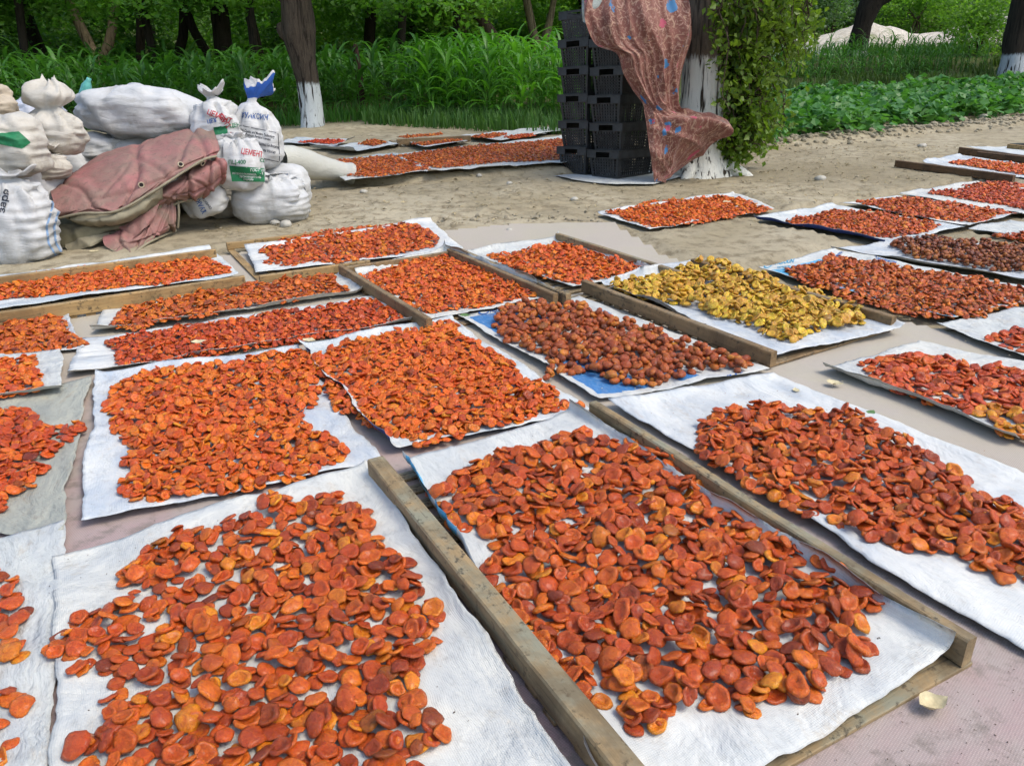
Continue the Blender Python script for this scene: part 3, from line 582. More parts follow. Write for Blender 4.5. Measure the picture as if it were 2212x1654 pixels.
def fruit_geo(A, lod, pal, seed, flip=.42, sq=1.0, whole=False):
    """vertices, triangles, quads and colours of every fruit as lists"""
    r = np.random.default_rng(seed + 99); shapes = LOD[lod]; lm = (1.12, 1.12, 1.2) if pal == 'gold' else (1.25, 1.65, 1.3); pal = np.array(PAL[pal]); res = []
    for (x, y, z, gx_, gy_, rad, _) in A:
        S_, tri, quad, cf = shapes[r.integers(len(shapes))]; V = S_ * rad
        if not whole and r.random() < flip: V = V * np.array([1, -1, -1])
        elif not whole: pass
        if not whole: V = V * np.array([r.uniform(.94, 1.08), r.uniform(.84, 1.06), r.uniform(.55, .92)]); V = V + np.array([0, 0, (.20 if r.random() < .25 else .08) * rad]) * (vnoise(V / rad * 1.7 + r.random() * 60))[:, None]
        else: V = V * np.array([r.uniform(.75, 1.2), r.uniform(.75, 1.1), r.uniform(.7, 1.0)])
        a = r.random() * 6.283; ca, sa = math.cos(a), math.sin(a); V = V @ np.array([[ca, sa, 0], [-sa, ca, 0], [0, 0, 1]])
        n = np.array([-gx_, -gy_, 1.]); n /= np.linalg.norm(n); t1 = np.array([1, 0, gx_]); t1 /= np.linalg.norm(t1); t2 = np.cross(n, t1)
        V = V @ np.stack([t1, t2, n]) + (x, y, z)
        base = pal[r.integers(len(pal))] * r.uniform(.88, 1.22) * np.array([1.30, 1.22, .42])
        if r.random() < .03: base = base * .5
        pale_tone = np.minimum(base * np.array(lm), .8); C = base + (pale_tone - base) * (cf[:, None] * r.uniform(0., 1.1))  # paler, yellower tone of the flesh itself, strongest at the rim
        res.append((V, tri, quad, C))
    return res
def merge(gs):
    o = 0; V, T, Q, C = [], [], [], []
    for v, t_, q, c in gs: V.append(v); T.append(t_ + o); Q.append(q + o); C.append(c); o += len(v)
    return np.concatenate(V), np.concatenate(T), np.concatenate(Q), np.concatenate(C)
# pile: outline in photo points, sheet height, fruit size, layers, tilt, detail level, palette, label, gap amount
PILES = [
 ('p_front', [(250, 1240), (330, 1185), (370, 1150), (480, 1125), (600, 1085), (735, 1075), (800, 1105), (800, 1145), (872, 1175), (930, 1300), (938, 1370), (890, 1430), (885, 1510), (962, 1590), (915, 1640), (860, 1720), (200, 1740), (170, 1640), (235, 1560), (200, 1500), (120, 1385), (180, 1335), (255, 1310)], .027, 0.0425, 1.8, .20, 'hi', 'orange', 'orange brown dried apricot halves spread loosely on the sheet left of the mossy rail', 0.16),
 ('p_corner', [(-120, 1240), (30, 1245), (62, 1320), (58, 1420), (40, 1470), (85, 1560), (50, 1600), (40, 1700), (-200, 1700)], .017, 0.0425, 0.75, .15, 'hi', 'orange', 'few orange apricot halves scattered on the sheet beyond the grey gap', 0.25),
 ('p_fronttray', [(925, 1075), (985, 1030), (1085, 990), (1235, 945), (1330, 955), (1392, 980), (1545, 1062), (1620, 1115), (1760, 1200), (1865, 1245), (1928, 1320), (1905, 1385), (1815, 1445), (1725, 1500), (1640, 1540), (1540, 1560), (1445, 1600), (1400, 1650), (1350, 1618), (1285, 1543), (1215, 1467), (1120, 1344), (1058, 1255), (1055, 1190), (1020, 1150), (960, 1125)], .036, 0.0445, 2, .24, 'hi', 'orange', 'glossy red orange apricot halves heaped in the large mossy tray', 0.1),
 ('p_rightbig', [(1510, 925), (1540, 895), (1680, 878), (1860, 895), (1890, 940), (2000, 985), (2105, 1045), (2140, 1085), (2260, 1130), (2330, 1230), (2230, 1270), (2090, 1222), (1960, 1195), (1850, 1160), (1710, 1105), (1630, 1060), (1530, 1000)], .026, 0.042, 2.1, .26, 'hi', 'orange', 'thick band of mixed apricot halves on the large sheet edging over the rail', 0.08),
 ('p_grey', [(-160, 890), (40, 895), (110, 915), (178, 925), (160, 945), (120, 985), (95, 1020), (60, 1060), (30, 1075), (-10, 1120), (-220, 1140)], .015, 0.038, 1.8, .26, 'mid', 'deep', 'dark red apricot heap on the soiled grey sheet', 0.18),
 ('p_midleft', [(240, 835), (340, 802), (500, 785), (660, 762), (692, 835), (690, 885), (640, 905), (690, 940), (738, 980), (690, 1005), (640, 1035), (500, 1065), (290, 1082), (262, 1060), (300, 1030), (255, 1010), (300, 985), (240, 935)], .019, 0.035, 2.6, .30, 'mid', 'bright', 'thick orange apricot spread with a small bare patch of cloth', 0.03),
 ('p_midcentre', [(662, 782), (760, 745), (965, 702), (1060, 760), (1190, 845), (1258, 880), (1190, 890), (1130, 915), (985, 945), (935, 968), (880, 942), (812, 938), (735, 890)], .023, 0.0345, 2.6, .28, 'mid', 'bright', 'dense bright orange apricots on the sheet with the navy edge', 0),
 ('p_longstrip', [(245, 738), (400, 706), (800, 652), (878, 690), (700, 738), (245, 790)], .017, 0.031, 2.6, .30, 'lom', 'deep', 'dense strip of small red orange apricots with stray dry leaves', 0),
 ('p_brownstrip', [(232, 706), (270, 668), (480, 622), (715, 596), (758, 632), (600, 658), (380, 697), (300, 712)], .024, 0.036, 2.4, .28, 'lom', 'rust', 'reddish brown apricots along the board of the strip sheet', 0.05),
 ('p_leftsmall', [(-140, 722), (120, 688), (178, 745), (60, 765), (-150, 790)], .019, 0.034, 2.5, .28, 'mid', 'rust', 'brown orange apricots on the small torn cornered sheet', 0.02),
 ('p_leftlow', [(-150, 800), (85, 775), (105, 848), (-160, 880)], .025, 0.034, 2.5, .28, 'mid', 'bright', 'orange apricots on the small fringed sheet', 0),
 ('p_lefttray', [(-180, 640), (120, 588), (430, 555), (502, 588), (380, 612), (-200, 668)], .033, 0.032, 2.6, .28, 'lom', 'bright', 'small orange apricots filling the pale tan tray', 0),
 ('p_backtray', [(562, 548), (630, 512), (790, 492), (890, 484), (942, 505), (938, 535), (800, 560), (640, 575), (582, 572)], .033, 0.037, 2, .32, 'lom', 'orange', 'red orange apricots heaped in the open tray near the sacks', 0.18),
 ('p_innertray', [(770, 600), (860, 575), (955, 556), (1010, 572), (1110, 612), (1168, 637), (1100, 652), (990, 672), (922, 684), (880, 662)], .033, 0.032, 2.6, .30, 'lom', 'bright', 'small orange apricots packed in the tray with the torn tab', 0),
 ('p_wiretray', [(1030, 557), (1150, 540), (1208, 527), (1258, 540), (1318, 564), (1398, 586), (1395, 592), (1300, 606), (1250, 614), (1215, 608)], .034, 0.036, 2.5, .34, 'lom', 'bright', 'red orange apricots mounded in the wire bound tray', 0.06),
 ('p_golden', [(1318, 622), (1400, 606), (1470, 582), (1570, 576), (1650, 612), (1750, 640), (1862, 682), (1850, 702), (1790, 712), (1720, 735), (1650, 722), (1570, 692), (1465, 662), (1385, 642)], .038, 0.042, 2.6, .34, 'mid', 'gold', 'golden yellow apricot halves mounded in the brown tray', 0.03),
 ('p_printed', [(1062, 705), (1095, 672), (1240, 656), (1350, 697), (1480, 742), (1560, 762), (1622, 786), (1590, 797), (1490, 815), (1400, 848), (1310, 836), (1262, 815), (1195, 828), (1180, 772), (1085, 742)], .019, .042, 1.7, .1, 'whole', 'brown', 'whole wrinkled brown apricots on the blue printed sack sheet', 0.16),
 ('p_rolled', [(1850, 792), (1905, 772), (2000, 762), (2110, 792), (2230, 812), (2390, 872), (2240, 892), (2130, 872), (2080, 890), (1985, 868), (1900, 832)], .017, 0.041, 1.8, .26, 'mid', 'deep', 'red orange apricots beside the rolled sheet edge', 0.12),
 ('p_rolledamber', [(2088, 893), (2132, 876), (2240, 896), (2390, 878), (2330, 960), (2215, 955), (2150, 938)], .017, .041, 1.7, .26, 'mid', 'amber', 'paler golden orange apricots at the end of the spread by the rolled edge', .12),
 ('p_rightedge', [(2138, 738), (2205, 712), (2400, 760), (2360, 800), (2240, 770)], .021, 0.04, 1.6, .26, 'mid', 'deep', 'few red apricots on the mottled sheet next to the blue edge', 0.2),
 ('p_printright', [(1692, 585), (1800, 556), (1890, 566), (1940, 582), (2020, 590), (2110, 602), (2260, 645), (2080, 692), (1945, 680), (1800, 640), (1705, 600)], .021, .035, 2.0, .34, 'lo', 'rust', 'trampled rusty brown apricots on the bright blue edged sheet', .10),
 ('p_walnut', [(1918, 532), (2000, 520), (2300, 548), (2300, 600), (2120, 582), (2055, 570), (1965, 556)], .017, .036, 2.4, .1, 'wlo', 'dark', 'dark brown whole dried apricots in a thick heap', .08),
 ('p_bluefold', [(1688, 480), (1800, 456), (1900, 462), (2032, 486), (2010, 502), (1930, 516), (1850, 506), (1750, 492)], .017, .034, 2.0, .3, 'lo', 'orange', 'orange apricots on the sheet with the dark blue fold', .06),
 ('p_twin', [(1852, 436), (1955, 428), (2070, 442), (2185, 462), (2100, 482), (1965, 468), (1900, 452)], .023, .034, 2.0, .3, 'lo', 'orange', 'orange apricots on the sheet with the curled flap', .05),
 ('p_upper', [(2005, 418), (2110, 405), (2230, 412), (2330, 440), (2240, 458), (2140, 440)], .017, .034, 2.0, .3, 'lo', 'deep', 'red apricots in front of the dark tray, broad band', .08),
 ('p_upperback', [(2080, 402), (2150, 394), (2330, 412), (2340, 425), (2220, 408)], .017, .034, 1.9, .3, 'lo', 'deep', 'narrow red apricot band close under the dark tray rail', .08),
 ('p_sliver', [(2132, 508), (2200, 502), (2330, 518), (2330, 532), (2220, 524)], .019, .034, 1.8, .3, 'lo', 'orange', 'small orange pile beside the dark brown heap', .08),
 ('p_farright', [(2042, 352), (2100, 346), (2310, 368), (2330, 388), (2211, 378)], .033, .033, 2.0, .3, 'lo', 'bright', 'bright orange apricots in the dark tray by the path', .05),
 ('p_alone', [(1312, 461), (1400, 438), (1560, 425), (1605, 430), (1660, 455), (1520, 482), (1402, 494)], .017, .034, 1.9, .3, 'lo', 'bright', 'bright orange apricots alone on the dirt', .05),
 ('p_farlong', [(855, 337), (1000, 318), (1235, 300), (1240, 344), (1080, 352), (935, 364)], 0.115, .036, 1.3, .28, 'lo', 'rust', 'brown orange apricots on the long sheet beside the crates', .03),
 ('p_farnear', [(700, 350), (845, 336), (928, 367), (800, 384), (752, 380)], 0.110, .036, 1.3, .28, 'lo', 'rust', 'brown orange apricots behind the translucent bag', .03),
 ('p_farred', [(640, 308), (690, 303), (750, 304), (720, 312)], 0.117, .036, 1.6, .3, 'lo', 'red', 'bright red apricots by the whitewashed tree', .1),
 ('p_farheap', [(778, 312), (805, 303), (838, 309), (810, 316)], 0.111, .036, 2.6, .3, 'lo', 'rust', 'small far heap on the crumpled pale sheet', .1),
 ('p_fartray', [(858, 297), (955, 289), (958, 292), (880, 299)], 0.125, .036, 2.0, .3, 'lo', 'rust', 'far apricots in the small tray with brown board', .05),
 ('p_farmid', [(888, 312), (980, 301), (1000, 304), (915, 316)], 0.115, .036, 1.7, .3, 'lo', 'rust', 'far apricots below the brown board', .08),
 ('p_farend', [(1010, 297), (1075, 289), (1098, 291), (1060, 299)], 0.115, .036, 2.0, .3, 'lo', 'rust', 'one heap of the far twin near the weeds', .1),
 ('p_farend2', [(1085, 298), (1130, 291), (1158, 294), (1110, 301)], 0.115, .036, 2.0, .3, 'lo', 'deep', 'other heap of the far twin, beside a blue scrap', .1),
]
indiv = []; rest = {}
for k, (key, px, z0, dia, layers, tilt, lod, pal, label, gapf) in enumerate(PILES):
    A, vis = drop(polyF(px, z0), z0, dia, layers, tilt, 100 + k, res=.005 if lod == 'hi' else .007, gapf=gapf, gaps=3.2, pack={'hi': .28, 'whole': .16, 'wlo': .2}.get(lod, .10 if pal != 'gold' else .3), tk={'hi': .27, 'whole': .55, 'wlo': .5}.get(lod, .24 if pal != 'gold' else .33))
    kp = vis > .08
    if len(A): pu = CX + FPX * A[:, 0] / (A[:, 1] * math.cos(PITCH) + (CAMH - A[:, 2]) * math.sin(PITCH)); kp &= (pu > -160) & (pu < 2400)
    A, vis = A[kp], vis[kp]        # fruit wholly buried under others is not kept
    gs = fruit_geo(A, lod, pal, 100 + k, whole=lod in ('whole', 'wlo'))
    rest[key] = [gs, A, vis]
# the 300 fruit that show largest become things of their own
cand = []
for key in ('p_front', 'p_corner', 'p_fronttray', 'p_rightbig'):
    gs, A, vis = rest[key]
    for i in range(len(A)):
        d = A[i, :3] - np.array([0, 0, CAMH]); fw = np.array([0, math.cos(PITCH), -math.sin(PITCH)]); upv = np.array([0, math.sin(PITCH), math.cos(PITCH)])
        zc = d @ fw; uu = CX + FPX * d[0] / zc; vv = CY - FPX * (d @ upv) / zc
        if 15 < uu < 2195 and 15 < vv < 1640 and vis[i] > .62: cand.append((A[i, 5] / zc * min(1, vis[i]), key, i))
cand.sort(reverse=True); chosen = {}
for _, key, i in cand[:300]: chosen.setdefault(key, set()).add(i)
ILAB = {'p_front': ('single dried apricot half on the white sheet beside the mossy rail, outside the tray', 'apricots on the sheet beside the mossy rail'),
        'p_corner': ('single dried apricot half among the few scattered beyond the grey gap', 'scattered apricots beyond the grey gap'),
        'p_fronttray': ('single dried apricot half lying inside the big mossy tray', 'apricots in the big mossy tray'),
        'p_rightbig': ('single dried apricot half on the big sheet that edges over the rail', 'apricots on the big sheet over the rail')}
for k, (key, px, z0, dia, layers, tilt, lod, pal, label, gapf) in enumerate(PILES):
    gs, A, vis = rest[key]; ch = chosen.get(key, set()); mm = M_whole if 'w' in lod else M_apr
    for i in sorted(ch):
        v_, t_, q_, c_ = gs[i]; o = place('dried_apricot', v_, [t_, q_], [mm], col=c_); tag(o, ILAB[key][0], 'apricot', ILAB[key][1])
    left = [g_ for i, g_ in enumerate(gs) if i not in ch]
    if left:
        V, T_, Q_, C_ = merge(left)
        o = place({'whole': 'whole_apricots', 'wlo': 'whole_apricots'}.get(lod, 'dried_apricots'), V, [T_, Q_], [mm], col=C_); tag(o, label, 'dried apricots', kind='stuff')
del rest



# ------------------------------------------------------------------ black plastic crates
m, t, p = mat('black crate plastic'); b = NB(t); n = b.noise(b.coord('Object'), 14, 5, .7)
b.l(b.mix(b.ramp(n, [(.4, K), (.75, WH)]), (.010, .011, .012), (.035, .038, .040)), p.inputs['Base Color']); p.inputs['Roughness'].default_value = .5; M_crate = m
def boxes(lst):
    V, Q = [], []
    f = np.array([(0, 3, 2, 1), (4, 5, 6, 7), (0, 1, 5, 4), (1, 2, 6, 5), (2, 3, 7, 6), (3, 0, 4, 7)])
    for i, P in enumerate(lst): V.append(np.asarray(P, float)); Q.append(f + 8 * i)
    return np.concatenate(V), [np.concatenate(Q)]
def bx(x0, x1, y0, y1, z0, z1): return [(x0, y0, z0), (x1, y0, z0), (x1, y1, z0), (x0, y1, z0), (x0, y0, z1), (x1, y0, z1), (x1, y1, z1), (x0, y1, z1)]
CL, CWd, CH = .60, .40, .245
def wallmesh(L0, L1, zb, zt, y0, y1, th, nx, nz, handle=False):
    """perforated leaning wall along X: bottom half-length L0, top L1, at y from y0 to y1"""
    def P(sx, z, off): 
        k = (z - zb) / (zt - zb); return (sx * (L0 + (L1 - L0) * k), y0 + (y1 - y0) * k + off, z)
    out = []
    def cell(s0, s1, z0, z1):
        o = -th; out.append([P(s0, z0, o), P(s1, z0, o), P(s1, z0, 0), P(s0, z0, 0), P(s0, z1, o), P(s1, z1, o), P(s1, z1, 0), P(s0, z1, 0)])
    mar = .16; zlo, zhi = zb + .012, zt - .012
    cell(-1, 1, zb, zlo); cell(-1, 1, zhi, zt); cell(-1, -1 + mar, zlo, zhi); cell(1 - mar, 1, zlo, zhi)
    for i in range(1, nx):
        s = -1 + mar + (2 - 2 * mar) * i / nx; cell(s - .32 * (2 - 2 * mar) / nx, s + .32 * (2 - 2 * mar) / nx, zlo, zhi)
    for i in range(1, nz):
        z = zlo + (zhi - zlo) * i / nz; cell(-1 + mar, 1 - mar, z - .0045, z + .0045)
    return boxes(out)
RZ = .062
hb, ht = CL / 2 - .038, CL / 2 - .018; wb, wt = CWd / 2 - .038, CWd / 2 - .018
def rim_mesh():
    o = []; L, Wd_, t_ = CL / 2, CWd / 2, .006; z0, z1 = CH - RZ, CH
    for sy in (-1, 1): o.append(bx(-L, L, min(sy * Wd_, sy * (Wd_ - t_)), max(sy * Wd_, sy * (Wd_ - t_)), z0, z1)); o.append(bx(-L, L, min(sy * Wd_, sy * (Wd_ - .022)), max(sy * Wd_, sy * (Wd_ - .022)), z0 - .005, z0)); o.append(bx(-L - .004, L + .004, min(sy * (Wd_ + .005), sy * (Wd_ - .01)), max(sy * (Wd_ + .005), sy * (Wd_ - .01)), z1, z1 + .005))
    for sx in (-1, 1):
        x0, x1 = sorted((sx * L, sx * (L - t_)))
        o.append(bx(x0, x1, -Wd_ + t_, -.085, z0, z1)); o.append(bx(x0, x1, .085, Wd_ - t_, z0, z1)); o.append(bx(x0, x1, -.085, .085, z1 - .014, z1))
        xa, xb = sorted((sx * L, sx * (L - .022))); o.append(bx(xa, xb, -Wd_ + .022, -.085, z0 - .005, z0)); o.append(bx(xa, xb, .085, Wd_ - .022, z0 - .005, z0))
        xa, xb = sorted((sx * (L + .005), sx * (L - .01))); o.append(bx(xa, xb, -Wd_ + .01, Wd_ - .01, z1, z1 + .005))
    return boxes(o)
sideV = wallmesh(hb, ht, .006, CH - RZ, -wb, -wt, -.004, 15, 6); endV = wallmesh(wb, wt, .006, CH - RZ, -hb, -ht, -.004, 9, 6)
me_side = mesh_np('crate_side', *sideV, smooth=False, mats=[M_crate]); me_end = mesh_np('crate_end', *endV, smooth=False, mats=[M_crate])
me_rim = mesh_np('crate_rim', *rim_mesh(), smooth=False, mats=[M_crate]); me_bot = mesh_np('crate_bottom', *boxes([bx(-hb, hb, -wb, wb, 0, .006)]), smooth=False, mats=[M_crate])
CANG = math.radians(42.); cux = np.array([math.cos(CANG), math.sin(CANG), 0]); cuy = np.array([-math.sin(CANG), math.cos(CANG), 0])
C0 = np.array([1.03, 7.40, .012])
ORD = ['bottom', 'second', 'third', 'fourth', 'fifth', 'top']
def crate(pos, ang, label):
    e = empty('plastic_crate', Matrix.Translation(Vector(pos)) @ Matrix.Rotation(ang, 4, 'Z'), label, 'crate', 'stacked black crates')
    link('bottom', me_bot, e)
    for k in (0, 1):
        R = Matrix.Rotation(math.pi * k, 4, 'Z'); link('side_wall', me_side, e, R); link('end_wall', me_end, e, R @ Matrix.Rotation(math.pi / 2, 4, 'Z'))
    link('rim', me_rim, e); return e
crate_top = []
for col in (0, 1):
    base = C0 + cux * CL / 2 + cuy * (CWd / 2 + col * (CWd + .008)); bw = toW(base); 
    for i in range(6):
        z = bw[2] + i * (CH - .001) * .995; j = random.uniform(-.006, .006)
        crate((bw[0] + j + (.012 if i % 2 else 0), bw[1] + random.uniform(-.006, .006), z), CANG + random.uniform(-.015, .015),
              'black perforated crate, %s of the stack %s' % (ORD[i], ('half hidden by the patterned cloth' if col == 0 else 'standing away from the cloth and tree')))
# sacking sheet below the crates
cq = [G(1196, 384), G(1265, 376), G(1520, 372), G(1415, 402), G(1330, 403), G(1262, 396)]
def sheet_poly(name, pts, z, m, label, cat='sheet', group=None):
    pts = np.array([q[:2] for q in pts]); c = pts.mean(0); n = 60; th = np.linspace(0, len(pts), n, endpoint=False); P = []
    for k in th:
        i = int(k); f = k - i; q = pts[i] * (1 - f) + pts[(i + 1) % len(pts)] * f; P.append(q + .012 * np.array([vnoise(n3(k * 3, 1, 2)), vnoise(n3(k * 3, 5, 2))]))
    P = np.array(P); V = [np.array([[c[0], c[1], z]])]
    for s in (.5, .85, 1.): V.append(np.concatenate([c + (P - c) * s, (z + .006 * fbm(n3(th * 1.3, s * 3, 4), 2) * s)[:, None]], 1))
    V = np.concatenate(V); j = np.arange(n); j2 = (j + 1) % n; tri = np.stack([np.zeros(n, int), 1 + j, 1 + j2], -1); q = [np.stack([1 + a * n + j, 1 + a * n + n + j, 1 + a * n + n + j2, 1 + a * n + j2], -1) for a in (0, 1)]
    return tag(place(name, V, [tri, np.concatenate(q)], [m], uv=V[:, :2]), label, cat, group)
sheet_poly('drying_sheet', cq, .018, MS['w2'], 'ragged white sack sheet under the stack of black crates', 'sheet', 'sack sheets the apricots dry on')

# ------------------------------------------------------------------ soft surfaces given by control points
def cr_interp(P, n):
    P = np.asarray(P, float); k = len(P); t = np.linspace(0, k - 1, n); i = np.clip(t.astype(int), 0, k - 2); f = (t - i)
    sh = (n,) + (1,) * (P.ndim - 1); f = f.reshape(sh)
    p0, p1, p2, p3 = P[np.maximum(i - 1, 0)], P[i], P[i + 1], P[np.minimum(i + 2, k - 1)]
    return .5 * ((2 * p1) + (-p0 + p2) * f + (2 * p0 - 5 * p1 + 4 * p2 - p3) * f ** 2 + (-p0 + 3 * p1 - 3 * p2 + p3) * f ** 3)
def patch(name, ctrl, nu, nv, m, parent=None, disp=None, thick=.004, m2=None, uvs=(1, 1)):
    """ctrl[row][col] = (u, v, distance) photo points with their own distance"""
    C = np.array([[AT(*q) for q in r] for r in ctrl]); R = cr_interp(C, nv); R = cr_interp(np.swapaxes(R, 0, 1), nu)   # nu x nv x 3
    du = np.gradient(R, axis=0); dv = np.gradient(R, axis=1); N = np.cross(du, dv); N /= np.linalg.norm(N, axis=-1)[..., None] + 1e-9
    if N[..., 1].mean() > 0: N = -N
    u, v = np.meshgrid(np.linspace(0, 1, nu), np.linspace(0, 1, nv), indexing='ij')
    if disp is not None: R = R + N * disp(u, v, R)[..., None]
    V = R.reshape(-1, 3); Vb = (R - N * thick).reshape(-1, 3); n = nu * nv; f = gridf(nu, nv)
    ring = [i * nv for i in range(nu)] + [(nu - 1) * nv + j for j in range(1, nv)] + [i * nv + nv - 1 for i in range(nu - 2, -1, -1)] + [j for j in range(nv - 2, 0, -1)]
    q = np.array([(ring[i], ring[(i + 1) % len(ring)], ring[(i + 1) % len(ring)] + n, ring[i] + n) for i in range(len(ring))])
    uv = np.stack([u * uvs[0], v * uvs[1]], -1).reshape(-1, 2); mats = [m] + ([m2] if m2 else [])
    mi = np.concatenate([np.zeros(n and len(f)), np.full(len(f), 1 if m2 else 0), np.full(len(q), 1 if m2 else 0)])
    return place(name, np.concatenate([V, Vb]), [f, f[:, ::-1] + n, q], mats, parent, uv=np.concatenate([uv, uv]), midx=mi)

# patterned cloth hung over the crates
m, t, p = mat('patterned brown cotton'); b = NB(t); v = b.coord('UV'); nz = b.noise(v, 9, 3)
def strokes(scale, rot, w, lo):
    q = b.n('ShaderNodeTexBrick'); q.inputs['Scale'].default_value = scale; q.inputs['Mortar Size'].default_value = w; q.inputs['Brick Width'].default_value = .7; q.inputs['Row Height'].default_value = .6; q.inputs['Mortar Smooth'].default_value = .3
    for k_, c_ in (('Color1', (0, 0, 0, 1)), ('Color2', (0, 0, 0, 1)), ('Mortar', (1, 1, 1, 1))): q.inputs[k_].default_value = c_
    wp = b.n('ShaderNodeVectorMath', operation='MULTIPLY_ADD'); nw = b.n('ShaderNodeTexNoise'); nw.inputs['Scale'].default_value = 7.; b.l(v, nw.inputs[0]); b.l(nw.outputs[1], wp.inputs[0]); wp.inputs[1].default_value = (.16, .16, 0); b.l(b.coord('UV', (1, 1, 1), (0, 0, rot)), wp.inputs[2]); b.l(wp.outputs[0], q.inputs[0]); return b.math('MULTIPLY', b.sep(q.outputs[0])[0], b.ramp(b.noise(b.coord('UV', (1, 1, 1), (0, 0, rot)), scale * 1.6, 2), [(lo, K), (lo + .06, WH)]))
c = b.mix(b.ramp(b.noise(v, 5, 3), [(.4, K), (.6, WH)]), (.15, .050, .032), (.22, .082, .058))
c = b.mix(b.math('MULTIPLY', strokes(9, .1, .05, .49), .75), c, (.40, .25, .16)); c = b.mix(b.math('MULTIPLY', strokes(12, .85, .06, .50), .75), c, (.40, .24, .18)); c = b.mix(b.math('MULTIPLY', strokes(26, .0, .09, .5), .55), c, (.38, .24, .17))
vo = b.n('ShaderNodeTexVoronoi'); vo.inputs['Scale'].default_value = 6.5; vo.inputs['Randomness'].default_value = .8; b.l(v, vo.inputs[0])
petal = b.math('ADD', vo.outputs[0], b.math('MULTIPLY', b.math('SUBTRACT', b.noise(v, 26, 2), .5), .5)); sel = b.sep(vo.outputs[1])
fb = b.math('MULTIPLY', b.math('LESS_THAN', petal, .25), b.math('GREATER_THAN', sel[0], .50)); c = b.mix(fb, c, (.045, .17, .34))
vo2 = b.n('ShaderNodeTexVoronoi'); vo2.inputs['Scale'].default_value = 7.5; b.l(b.coord('UV', (1, 1, 1), (0, 0, 1.1)), vo2.inputs[0]); pt2 = b.math('ADD', vo2.outputs[0], b.math('MULTIPLY', b.math('SUBTRACT', b.noise(v, 30, 2), .5), .6))
c = b.mix(b.math('MULTIPLY', b.math('LESS_THAN', pt2, .22), b.math('GREATER_THAN', b.sep(vo2.outputs[1])[1], .48)), c, (.42, .07, .11))
b.l(c, p.inputs['Base Color']); p.inputs['Roughness'].default_value = .6; p.inputs['Specular IOR Level'].default_value = .3
try: p.inputs['Sheen Weight'].default_value = .25
except Exception: pass
b.l(b.bump(b.noise(v, 60, 3), .2, .004), p.inputs['Normal']); M_cloth = m
def zc(x, y): return (1900 + x / 2.068) / 1.7367, y / 2.068 / 1.7367
def crow(l, r, dl, dr, bulge=0., n=7):
    (a, b_), (c_, d_) = zc(*l), zc(*r); return [(a + (c_ - a) * k / (n - 1), b_ + (d_ - b_) * k / (n - 1), dl + (dr - dl) * k / (n - 1) - bulge * math.sin(math.pi * k / (n - 1))) for k in range(n)]
rows = [crow((590, -140), (1385, -140), 7.62, 7.55), crow((600, 20), (1388, 0), 7.42, 7.50, .06), crow((612, 170), (1428, 180), 7.36, 7.46, .1), crow((690, 350), (1440, 300), 7.33, 7.46, .1), crow((852, 420), (1400, 450), 7.31, 7.46, .08),
        crow((905, 570), (1370, 570), 7.30, 7.46, .06), crow((985, 705), (1348, 720), 7.29, 7.46, .05), crow((1060, 800), (1345, 860), 7.28, 7.46, .04), crow((1072, 880), (1500, 902), 7.27, 7.48, .05), crow((1084, 970), (1690, 930), 7.26, 7.40, .08),
        crow((1096, 1080), (1680, 1010), 7.25, 7.34, .09), crow((1115, 1200), (1590, 1112), 7.24, 7.36, .06), crow((1138, 1330), (1400, 1282), 7.23, 7.40), crow((1160, 1408), (1210, 1400), 7.22, 7.28)]
def folds(u, v, R):
    w_ = 1 - np.abs(np.sin(u * 10 + 2.6 * fbm(n3(u * 2, v * 2.5), 2) + v * 1.5)); w2 = 1 - np.abs(np.sin(u * 27 + 3 * fbm(n3(u * 3, v * 2, 6), 2))); a = (.055 * w_ ** 2 + .022 * w2 ** 2) * (1 - .65 * sstep(.55, .72, v)) - .02 + .012 * fbm(n3(u * 6, v * 5, 3), 3)
    low = (.085 * (1 - np.abs(np.sin((v * 11 - u * 2.6 + .6 * fbm(n3(u * 2, v * 5, 1), 2))))) ** 1.8 + .03 * (1 - np.abs(np.sin(v * 27 - u * 5))) ** 2) * sstep(.58, .72, v) * (.4 + u)
    return a + low
cl = patch('patterned_cloth', rows, 60, 110, M_cloth, disp=folds, thick=.003, uvs=(1.0, 1.7)); tag(cl, 'brown cotton cloth with blue and pink flowers draped over crates and trunk', 'cloth')
gl = patch('grey_cloth', [[zc(585, -60) + (7.6,), zc(660, -70) + (7.6,), zc(735, -60) + (7.6,)], [zc(582, 70) + (7.44,), zc(660, 40) + (7.40,), zc(735, 20) + (7.42,)], [zc(590, 170) + (7.44,), zc(604, 180) + (7.40,), zc(618, 190) + (7.40,)]], 14, 14, simple('grey green rag', (.34, .37, .33), .8), thick=.003)
tag(gl, 'grey green rag tucked behind the flowered cloth', 'rag')

